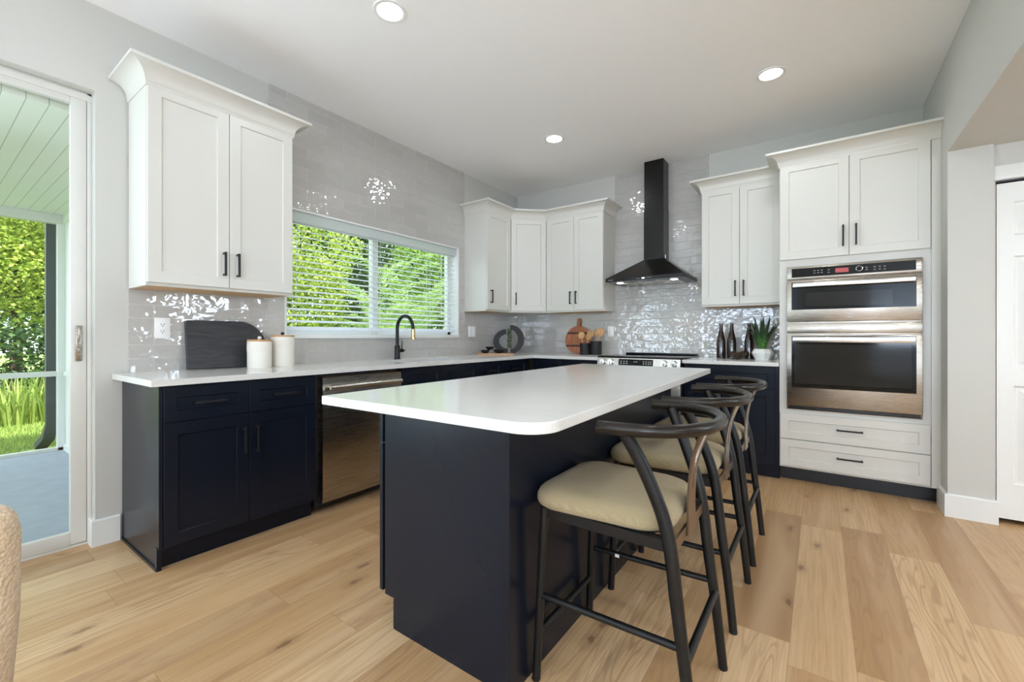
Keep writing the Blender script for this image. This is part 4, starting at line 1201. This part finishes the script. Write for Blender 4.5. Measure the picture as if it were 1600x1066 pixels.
# round striped board leaning on the back wall
rb = thing('round_board', 'round reddish wooden board with two dark stripes leaning on the tile left of the range', 'cutting board', (0.885, -0.06, CT1))
ln = math.radians(9)
def rF(x, y, z):
    return (0.885 + x, -0.030 - 0.055 + y * math.sin(ln) - z * math.cos(ln), CT1 + 0.004 + y * math.cos(ln) + z * math.sin(ln))
rr_ = 0.160
def strip(y0, y1, mat, nm, th=(-0.009, 0.009)):
    pts = []
    for i in range(13):
        y = y0 + (y1 - y0) * i / 12; pts.append((math.sqrt(max(0, rr_ ** 2 - (y - rr_) ** 2)), y))
    pts = pts + [(-x, y) for x, y in pts[::-1]]
    if abs(pts[0][0]) < 1e-6: pts = pts[1:]
    q = []
    for p in pts:
        if not q or (abs(p[0] - q[-1][0]) + abs(p[1] - q[-1][1])) > 1e-5: q.append(p)
    if (abs(q[0][0] - q[-1][0]) + abs(q[0][1] - q[-1][1])) < 1e-5: q = q[:-1]
    mb = MB(); mb.prism(q, th[0], th[1], F=rF); o = mb.build(nm, mat, rb, smooth=0); return o
strip(0.0, 0.078, 'red_wood', 'board_face'); strip(0.078, 0.100, 'dark_wood', 'stripe')['label'] = 'dark walnut stripe'
strip(0.100, 0.224, 'red_wood', 'board_face'); strip(0.224, 0.246, 'dark_wood', 'stripe')['label'] = 'dark walnut stripe'
strip(0.246, 0.32, 'red_wood', 'board_face')
mb = MB(); mb.prism([(-0.026, 0.312), (0.026, 0.312), (0.024, 0.395), (0.014, 0.408), (-0.014, 0.408), (-0.024, 0.395)], -0.009, 0.009, F=rF); mb.build('board_handle', 'red_wood', rb, smooth=0)

def crock(cx, cy, r, h, label):
    mb = MB(); mb.lathe([(0, 0), (r * 0.97, 0), (r, 0.004), (r, h), (r * 0.93, h), (r * 0.92, 0.01), (0, 0.01)], cx, cy, CT1, 32)
    return tag(mb.build('crock', 'black_ceramic'), label, 'crock', 'black utensil crocks left of the range')
crock(1.040, -0.20, 0.056, 0.128, 'shorter black crock in front of the striped board')
crock(1.155, -0.165, 0.062, 0.150, 'taller black crock with wooden spoons beside the range')
def spoon(base, tip, r, label, w=0.030):
    b, t_ = Vector(base), Vector(tip); d = (t_ - b).normalized()
    o = thing('wooden_spoon', label, 'spoon', base, 'wooden utensils in the black crocks')
    mb = MB(); mb.tube([b, b + (t_ - b) * 0.75], [0.006, 0.007], 10); mb.build('spoon_handle', 'tan_wood', o)
    mb = MB(); side = d.cross(Vector((0.4, -1, 0.1))).normalized(); nrm = side.cross(d)
    c = b + (t_ - b) * 0.86; L = (t_ - b).length * 0.16
    V = []; Fc = []
    for i in range(9):
        for j in range(9):
            u = -1 + i / 4; v = -1 + j / 4
            uu = u * math.sqrt(max(0, 1 - v * v / 2)); vv = v * math.sqrt(max(0, 1 - u * u / 2))
            dep = 0.010 * (1 - uu * uu - vv * vv)
            V.append(c + d * (vv * L) + side * (uu * w) + nrm * dep)
    for i in range(8):
        for j in range(8): a = i * 9 + j; Fc.append((a, a + 1, a + 10, a + 9))
    V2 = [p + nrm * 0.006 for p in V]; n_ = len(V)
    Fc2 = [tuple(i + n_ for i in f) for f in Fc]
    rim = [i * 9 for i in range(9)] + [72 + j for j in range(1, 9)] + [(8 - i) * 9 + 8 for i in range(1, 9)] + [8 - j for j in range(1, 8)]
    Fr = [(rim[k_], rim[(k_ + 1) % len(rim)], rim[(k_ + 1) % len(rim)] + n_, rim[k_] + n_) for k_ in range(len(rim))]
    mb.add(V + V2, Fc + Fc2 + Fr); mb.build('spoon_bowl', 'tan_wood', o, smooth=60)
z0 = CT1 + 0.012
spoon((1.14, -0.165, z0), (1.075, -0.16, CT1 + 0.262), 0, 'broad wooden spoon leaning left out of the taller crock', 0.036)
spoon((1.165, -0.17, z0), (1.205, -0.14, CT1 + 0.285), 0, 'wooden spoon leaning right out of the taller crock', 0.040)
spoon((1.15, -0.15, z0), (1.145, -0.13, CT1 + 0.280), 0, 'narrow wooden spoon standing upright in the taller crock', 0.026)
spoon((1.04, -0.205, z0), (0.990, -0.20, CT1 + 0.245), 0, 'wooden ladle leaning left out of the shorter crock', 0.038)
spoon((1.045, -0.195, z0), (1.085, -0.19, CT1 + 0.225), 0, 'wooden spatula leaning right out of the shorter crock', 0.030)

# bottles, glass bowl, plant
def bottle(cx, cy, label, s=1.0):
    prof = [(0, 0), (0.034, 0), (0.039, 0.006), (0.039, 0.140), (0.036, 0.172), (0.024, 0.225), (0.0165, 0.262), (0.0145, 0.302), (0.0165, 0.304), (0.0165, 0.316), (0.012, 0.320), (0.0, 0.318)]
    mb = MB(); mb.lathe([(r * s, z * s) for r, z in prof], cx, cy, CT1, 32)
    return tag(mb.build('bottle', 'bottle'), label, 'bottle', 'dark bottles by the oven tower')
bottle(2.400, -0.17, 'dark brown glass bottle, leftmost of the three beside the range')
bottle(2.490, -0.185, 'dark brown glass bottle, second from the range, covering the outlet edge')
bottle(2.625, -0.150, 'dark brown glass bottle standing next to the potted succulent')
mb = MB()
V = []; Fc = []; n_ = 60
profb = [(0.018, 0.0), (0.040, 0.012), (0.058, 0.034), (0.066, 0.062), (0.060, 0.064), (0.052, 0.036), (0.034, 0.018), (0.0, 0.012)]
for r, z in profb:
    for i in range(n_):
        a = 2 * math.pi * i / n_; k = 1 + 0.13 * (r / 0.066) ** 2 * math.cos(6 * a)
        V.append((2.560 + r * k * math.cos(a), -0.30 + r * k * math.sin(a), CT1 + z * (1 + 0.16 * (r / 0.066) ** 2 * math.cos(6 * a))))
for i in range(len(profb) - 1):
    for k in range(n_): Fc.append((i * n_ + k, i * n_ + (k + 1) % n_, (i + 1) * n_ + (k + 1) % n_, (i + 1) * n_ + k))
Fc.append(tuple(range(n_))[::-1]); mb.add(V, Fc)
tag(mb.build('glass_bowl', 'amber', smooth=60), 'scalloped smoky glass bowl in front of the dark bottles', 'bowl')
PX, PY = 2.738, -0.255
pl = thing('potted_succulent', 'green spiky succulent in a white faceted pot beside the oven tower', 'potted plant', (PX, PY, CT1))
mb = MB(); mb.lathe([(0, 0), (0.055, 0), (0.083, 0.058), (0.064, 0.094), (0.058, 0.094), (0.058, 0.08), (0, 0.08)], PX, PY, CT1, 10); mb.build('pot', 'ceramic', pl, smooth=20)
mb = MB(); mb.lathe([(0, 0.083), (0.057, 0.083), (0.057, 0.0805), (0, 0.0805)], PX, PY, CT1, 16); mb.build('soil', 'soil', pl)
def succ_leaf(ang, lean_, length, w):
    mb = MB(); V = []; Fc = []; n = 9
    dx, dy = math.cos(ang), math.sin(ang)
    for i in range(n + 1):
        t_ = i / n
        rad = 0.018 + lean_ * (t_ ** 1.6) * length; z = CT1 + 0.075 + length * t_ * (1 - 0.18 * lean_ * t_)
        ww = w * (0.75 + 0.5 * t_ - 1.25 * t_ ** 3.0) if t_ < 1 else 0.001
        th_ = 0.010 * (1 - t_ * 0.8)
        c = Vector((PX + dx * rad, PY + dy * rad, z)); s = Vector((-dy, dx, 0)); o_ = Vector((dx, dy, 0.0))
        V += [c + s * ww + o_ * 0.004, c + o_ * th_, c - s * ww + o_ * 0.004, c - o_ * th_ * 0.4]
    for i in range(n):
        for k in range(4): Fc.append((4 * i + k, 4 * i + (k + 1) % 4, 4 * i + 4 + (k + 1) % 4, 4 * i + 4 + k))
    Fc.append((0, 1, 2, 3)); Fc.append((4 * n, 4 * n + 3, 4 * n + 2, 4 * n + 1))
    mb.add(V, Fc); mb.build('leaf', 'succulent', pl, smooth=50)
for i in range(9): succ_leaf(2 * math.pi * i / 9 + 0.2, 0.42 + 0.16 * ((i * 37) % 5) / 5, 0.25 + 0.03 * ((i * 53) % 4) / 4, 0.021)
for i in range(6): succ_leaf(2 * math.pi * i / 6 + 0.5, 0.16, 0.285 + 0.02 * (i % 2), 0.020)

# outlets and switches
def plate(F, u0, u1, z0, z1, d, label, kind):
    t = thing('wall_outlet' if kind == 'outlet' else 'light_switch', label, 'outlet' if kind == 'outlet' else 'switch', F((u0 + u1) / 2, d, z0))
    mb = MB(); mb.box(u0, u1, d, d + 0.006, z0, z1, 0.002, F=F); p = mb.build('cover_plate', 'white_plastic', t)
    if kind == 'outlet':
        um, zm = (u0 + u1) / 2, (z0 + z1) / 2
        mb = MB(); mb.box(um - 0.017, um + 0.017, d + 0.006, d + 0.0075, zm - 0.034, zm + 0.034, 0.0005, F=F); mb.build('receptacle', 'white_plastic', t)
        mb = MB()
        for s in (-1, 1):
            zc = zm + s * 0.019
            for du in (-0.0065, 0.0065): mb.box(um + du - 0.0013, um + du + 0.0013, d + 0.0074, d + 0.0079, zc - 0.002, zc + 0.007, F=F)
            mb.box(um - 0.0025, um + 0.0025, d + 0.0074, d + 0.0079, zc - 0.0105, zc - 0.0055, F=F)
        mb.build('slots', 'dark_slot', t, smooth=0)
    else:
        n = max(1, round((u1 - u0) / 0.06)); 
        for i in range(n):
            um = u0 + (u1 - u0) * (i + 0.5) / n; zm = (z0 + z1) / 2
            mb = MB(); mb.box(um - 0.0165, um + 0.0165, d + 0.006, d + 0.009, zm - 0.033, zm + 0.033, 0.001, F=F); mb.build('rocker', 'white_plastic', t)
plate(LEFT, -3.697, -3.622, 1.105, 1.225, TH, 'white duplex outlet on the tile left of the black board', 'outlet')
plate(LEFT, -0.958, -0.842, 1.110, 1.228, TH, 'white double rocker switch on the tile right of the window', 'switch')
plate(BACK, 0.058, 0.132, 1.112, 1.230, TH, 'white switch plate on the back tile behind the ring sculpture', 'switch')
plate(BACK, 1.224, 1.298, 1.112, 1.228, TH, 'white switch plate right of the wooden spoons', 'switch')
plate(BACK, 2.476, 2.548, 1.106, 1.226, TH, 'white duplex outlet behind the dark bottles', 'outlet')

# ------------------------------------------------------------------ recessed ceiling lamps
def lamp(x, y, label, watts=LAMP_W):
    t = thing('recessed_light', label, 'ceiling light', (x, y, CEIL), 'recessed ceiling lights')
    mb = MB(); mb.lathe([(0.068, -0.001), (0.068, -0.004), (0.086, -0.005), (0.090, 0.0), (0.068, 0.0)], x, y, CEIL, 40); mb.build('trim_ring', 'white_plastic', t)
    mb = MB(); mb.lathe([(0, -0.003), (0.068, -0.003), (0.068, -0.0005), (0, -0.0005)], x, y, CEIL, 40); mb.build('lens', 'lens', t, smooth=0)
    l = bpy.data.lights.new('lamp_glow', 'AREA'); l.shape = 'DISK'; l.size = 0.13; l.energy = watts; l.color = (0.84, 0.92, 1.0)
    o = bpy.data.objects.new('lamp_glow', l); COL.objects.link(o); o.parent = t; o.location = (0, 0, -0.005)
    return t
lamp(1.240, -3.005, 'recessed ceiling light nearest the window wall cabinet, at the top of the view')
lamp(2.872, -1.155, 'recessed ceiling light in front of the oven tower')
lamp(1.209, -1.169, 'recessed ceiling light nearest the far corner')
lamp(2.872, -3.005, 'recessed ceiling light above the stools')
for x in (1.6, 3.9, 5.6): lamp(x, -6.6, 'recessed ceiling light in the living area behind')  # unseen lamps added for soft fill in the room
# unseen lamps added under the dropped hall ceiling, power set to lift its tone
def hall_fill_lamp(x, y):
    t = thing('recessed_light', 'recessed light in the dropped hall ceiling', 'ceiling light', (x, y, 2.264), 'hall ceiling lights')
    mb = MB(); mb.lathe([(0.0, -0.003), (0.068, -0.003), (0.086, -0.004), (0.09, 0.0), (0, 0.0)], x, y, 2.264, 32); mb.build('lens', 'lens', t)
    l = bpy.data.lights.new('lamp_glow', 'AREA'); l.shape = 'DISK'; l.size = 0.13; l.energy = HALL_FILL_W; l.color = (0.96, 0.98, 1.0)
    o = bpy.data.objects.new('lamp_glow', l); COL.objects.link(o); o.parent = t; o.location = (0, 0, -0.006)
hall_fill_lamp(5.2, -2.2); hall_fill_lamp(5.2, -3.9)

# ------------------------------------------------------------------ porch and garden
mb = MB(); mb.box(-3.12, -0.17, -8.0, -3.57, -0.14, -0.03); structure(mb.build('porch_floor', 'concrete', smooth=0))
mb = MB(); mb.box(-3.3, -0.17, -8.0, -3.50, 2.335, 2.40); structure(mb.build('porch_ceiling', 'porch_board', smooth=0))
mb = MB(); mb.box(-3.16, -3.08, -8.0, -3.59, 2.245, 2.335, 0.004); mb.box(-3.13, -3.085, -8.0, -3.59, 0.715, 0.765, 0.004); mb.box(-3.14, -3.08, -8.0, -3.59, -0.03, 0.0)
structure(mb.build('porch_beam', 'alu', smooth=0))
mb = MB(); mb.box(-3.15, -3.08, -3.645, -3.575, -0.03, 2.25, 0.004); structure(mb.build('porch_post', 'trim', smooth=0))
mb = MB()
mb.box(-3.08, -0.17, -3.605, -3.575, 0.72, 0.76); mb.box(-3.08, -0.17, -3.605, -3.575, -0.03, 0.03); mb.box(-3.08, -0.17, -3.605, -3.575, 2.25, 2.335)
mb.box(-3.08, -0.17, -3.590, -3.580, 0.03, 0.72); mb.box(-3.08, -0.17, -3.590, -3.580, 0.76, 2.25)
structure(mb.build('porch_side_wall', 'trim', smooth=0))
ds = MB(); ds.tube([(-3.26, -3.66, 2.28), (-3.26, -3.66, 0.22), (-3.30, -3.68, 0.08), (-3.42, -3.72, -0.02)], 0, flat=(0.09, 0.07), up=(0, 1, 0))
tag(ds.build('downspout', 'dark_post'), 'dark metal downspout at the porch corner, kicked out at the bottom', 'downspout')
mb = MB(); mb.box(-40, -0.171, -30, 30, -0.25, -0.06); structure(mb.build('lawn', 'lawn', smooth=0))
mb = MB(); mb.box(-0.19, -0.171, -3.56, 1.5, -0.06, WZ0); mb.box(-0.19, -0.171, -3.56, WY0, WZ0, 3.1); mb.box(-0.19, -0.171, WY0, 1.5, WZ1, 3.1); mb.box(-0.19, -0.171, WY1, 1.5, WZ0, WZ1)
structure(mb.build('wall_exterior', 'stucco', smooth=0))

def rand_dir():
    while True:
        v = Vector((random.uniform(-1, 1), random.uniform(-1, 1), random.uniform(-1, 1)))
        if 0.05 < v.length < 1: return v.normalized()
def leaf_quad(mb, c, size, drop=0.3):
    d = rand_dir(); d.z = d.z * 0.6 - drop; d.normalize()
    s = d.cross(rand_dir()).normalized() * size * 0.36
    n = d.cross(s).normalized() * size * 0.12
    a = c; m = c + d * size * 0.5; e_ = c + d * size
    mb.add([a, m + s + n, e_, m - s + n, m], [(0, 1, 4), (1, 2, 4), (2, 3, 4), (3, 0, 4)])
def tree(name, label, x, y, h, blobs, n, size, mat, trunk=0.07, group='garden trees beyond the glass', cat='tree', shell=0.55):
    t = thing(name, label, cat, (x, y, -0.06), group)
    mb = MB(); mb.tube([(x, y, -0.06), (x + 0.05, y + 0.03, h * 0.45), (x + 0.02, y, h * 0.8)], [trunk, trunk * 0.8, trunk * 0.3], 10)
    for bx, by_, bz, r in blobs:
        mb.tube([(x + 0.03, y, max(0.1, bz - r * 1.1)), (x + bx * 0.6, y + by_ * 0.6, bz - r * 0.3), (x + bx, y + by_, bz)], [trunk * 0.45, trunk * 0.3, trunk * 0.12], 7)
    mb.build('trunk', 'bark', t)
    mb = MB(); tot = sum(b[3] ** 2 for b in blobs)
    for bx, by_, bz, r in blobs:
        for _ in range(int(n * r * r / tot)):
            d = rand_dir() * (shell + (1 - shell) * random.random() ** 0.6) * r
            k = 1 + 0.22 * math.sin(d.x * 9 / r + bx * 3) * math.sin(d.y * 8 / r) * math.cos(d.z * 7 / r)
            c = Vector((x + bx, y + by_, bz)) + Vector((d.x, d.y, d.z * 0.95)) * k
            if c.z < 0.0: continue
            leaf_quad(mb, c, size * random.uniform(0.7, 1.25))
    mb.build('foliage', mat, t, smooth=0, recalc=False)
    return t
# seen through the patio door
tree('tree', 'leafy vine-covered tree beyond the lawn seen through the patio door', -8.3, -3.40, 4.2, [(0, 0, 1.9, 1.15), (0.3, -0.8, 2.9, 1.0), (0.1, 0.7, 2.8, 1.0), (0.2, 0.2, 3.7, 1.0), (0.6, -0.3, 2.2, 0.8)], 20000, 0.075, 'leaf_bright')
tree('shrub', 'dark low shrub under the tree behind the tall grass', -7.0, -3.6, 1.4, [(0, 0, 0.7, 0.75), (0.1, 0.9, 0.6, 0.65), (0.1, -0.9, 0.7, 0.7)], 6000, 0.08, 'leaf_dark', 0.04, cat='shrub')
tree('shrub', 'bright yellow-green creeper hanging down beside the porch post', -5.6, -2.75, 2.4, [(0, 0, 2.2, 0.45), (-0.05, 0.05, 1.6, 0.40), (0.0, 0.0, 1.1, 0.3)], 2400, 0.085, 'leaf_bright', 0.03, cat='shrub')
# seen through the kitchen window
tree('tree', 'sunlit leafy tree at the left of the kitchen window', -4.6, -0.55, 3.6, [(0, 0, 1.6, 0.95), (0.1, -0.8, 2.3, 0.95), (0, 0.3, 2.9, 1.0), (0.3, -0.3, 0.9, 0.8), (0.5, 0.2, 2.0, 0.6)], 20000, 0.06, 'leaf_bright')
tree('tree', 'tall dark tree behind the middle of the kitchen window', -8.0, 2.2, 5.0, [(0, 0, 2.0, 1.5), (0.2, -1.3, 3.2, 1.4), (0, 1.0, 3.6, 1.5), (0.2, 0.3, 4.6, 1.4), (0.1, 0.2, 0.8, 1.2)], 16000, 0.12, 'leaf_dark')
tree('tree', 'dappled green tree at the right of the kitchen window', -4.9, 3.5, 3.8, [(0, 0, 1.7, 1.0), (0.2, -0.7, 2.7, 0.9), (0, 0.6, 2.8, 1.0), (0.2, 0.1, 3.4, 0.9), (0.1, 0.1, 0.9, 0.9)], 17000, 0.07, 'leaf_mid')
tree('tree', 'sunny green tree at the far right edge of the kitchen window', -4.3, 6.6, 3.8, [(0, 0, 1.7, 1.0), (0.2, -0.7, 2.7, 0.9), (0, 0.6, 2.8, 1.0), (0.2, 0.1, 3.4, 0.9), (0.1, 0.1, 0.9, 0.9)], 12000, 0.08, 'leaf_mid')
tree('tree', 'distant dense tree filling the gap left of the window trees', -11.8, -1.2, 5.5, [(0, 0, 2.2, 1.8), (0, -1.6, 3.2, 1.6), (0, 1.6, 3.2, 1.7), (0, 0, 4.6, 1.8), (0.2, 0.2, 0.9, 1.3)], 16000, 0.17, 'leaf_dark')
tree('tree', 'distant dark tree behind the porch lawn', -15.6, -4.6, 5.5, [(0, 0, 2.2, 1.8), (0, -1.6, 3.2, 1.6), (0, 1.6, 3.2, 1.7), (0, 0, 4.6, 1.8), (0.2, 0.2, 0.9, 1.3)], 16000, 0.17, 'leaf_dark')
tree('tree', 'distant green tree far right behind the window trees', -11.0, 7.2, 5.0, [(0, 0, 2.2, 1.8), (0, -1.6, 3.0, 1.6), (0, 1.6, 3.2, 1.7), (0, 0, 4.4, 1.7), (0.2, 0.2, 0.9, 1.3)], 16000, 0.17, 'leaf_dark')
# arching pale fronds in the middle of the kitchen window
fr = thing('bamboo_palm', 'pale green arching palm in the middle of the kitchen window', 'palm', (-4.1, 1.25, -0.06))
def frond(base, yaw, length, lift):
    mb = MB(); P = []
    for i in range(13):
        t_ = i / 12; r = length * t_
        P.append(Vector(base) + Vector((math.cos(yaw) * r * (0.35 + 0.45 * t_), math.sin(yaw) * r * (0.35 + 0.45 * t_), lift * (1.75 * t_ - 0.85 * t_ * t_))))
    mb.tube(P, [0.012 * (1 - 0.8 * i / 12) for i in range(13)], 5)
    for i in range(2, 13):
        d = (P[i] - P[i - 1]).normalized()
        s = d.cross(Vector((0, 0, 1))).normalized()
        for sg in (-1, 1):
            for h in (0.0, 0.25, 0.5, 0.75):
                c = P[i] - (P[i] - P[i - 1]) * h
                e_ = c + s * sg * 0.26 * (1 - 0.45 * i / 12) + d * 0.20 + Vector((0, 0, -0.03 - 0.10 * random.random()))
                w = d * 0.008
                m = (c + e_) / 2 + Vector((0, 0, 0.03))
                mb.add([c - w, c + w, m + w * 1.2, m - w * 1.2, e_], [(0, 1, 2, 3), (3, 2, 4)])
    mb.build('frond', 'leaf_palm', fr, smooth=0, recalc=False)
for i in range(40): frond((-4.1 + random.uniform(-.3, .3), 1.25 + random.uniform(-.6, .6), random.uniform(0.0, 0.5)), i * 2.4, random.uniform(1.3, 2.2), random.uniform(1.2, 2.6))
# tall grass clump and lawn blades by the porch
gr = MB()
for _ in range(950):
    x, y = random.uniform(-5.9, -5.3), random.uniform(-7.4, -3.25); h = random.uniform(0.35, 0.75)
    a = random.uniform(0, 6.28); b = random.uniform(0.1, 0.45)
    p0 = Vector((x, y, -0.06)); d = Vector((math.cos(a), math.sin(a), 0)); s = Vector((-d.y, d.x, 0)) * 0.012
    m = p0 + Vector((0, 0, h * 0.6)) + d * b * 0.3 * h; e_ = p0 + Vector((0, 0, h)) + d * b * h
    gr.add([p0 - s, p0 + s, m + s, m - s, e_], [(0, 1, 2, 3), (3, 2, 4)])
tag(gr.build('tall_grass', 'blade', smooth=0, recalc=False), 'clump of tall grass between the lawn and the dark shrub', 'grass', kind='stuff')
gr = MB()
for _ in range(24000):
    x, y = random.uniform(-5.2, -3.24), random.uniform(-7.8, -2.2)
    if x > -3.55 and -3.85 < y < -3.5: continue
    h = random.uniform(0.03, 0.075)
    a = random.uniform(0, 6.28); p0 = Vector((x, y, -0.062)); d = Vector((math.cos(a), math.sin(a), 0)); s = Vector((-d.y, d.x, 0)) * 0.006
    gr.add([p0 - s, p0 + s, p0 + Vector((0, 0, h)) + d * h * 0.6], [(0, 1, 2)])
tag(gr.build('grass', 'blade', smooth=0, recalc=False), 'short bright lawn grass outside the porch', 'grass', kind='stuff')
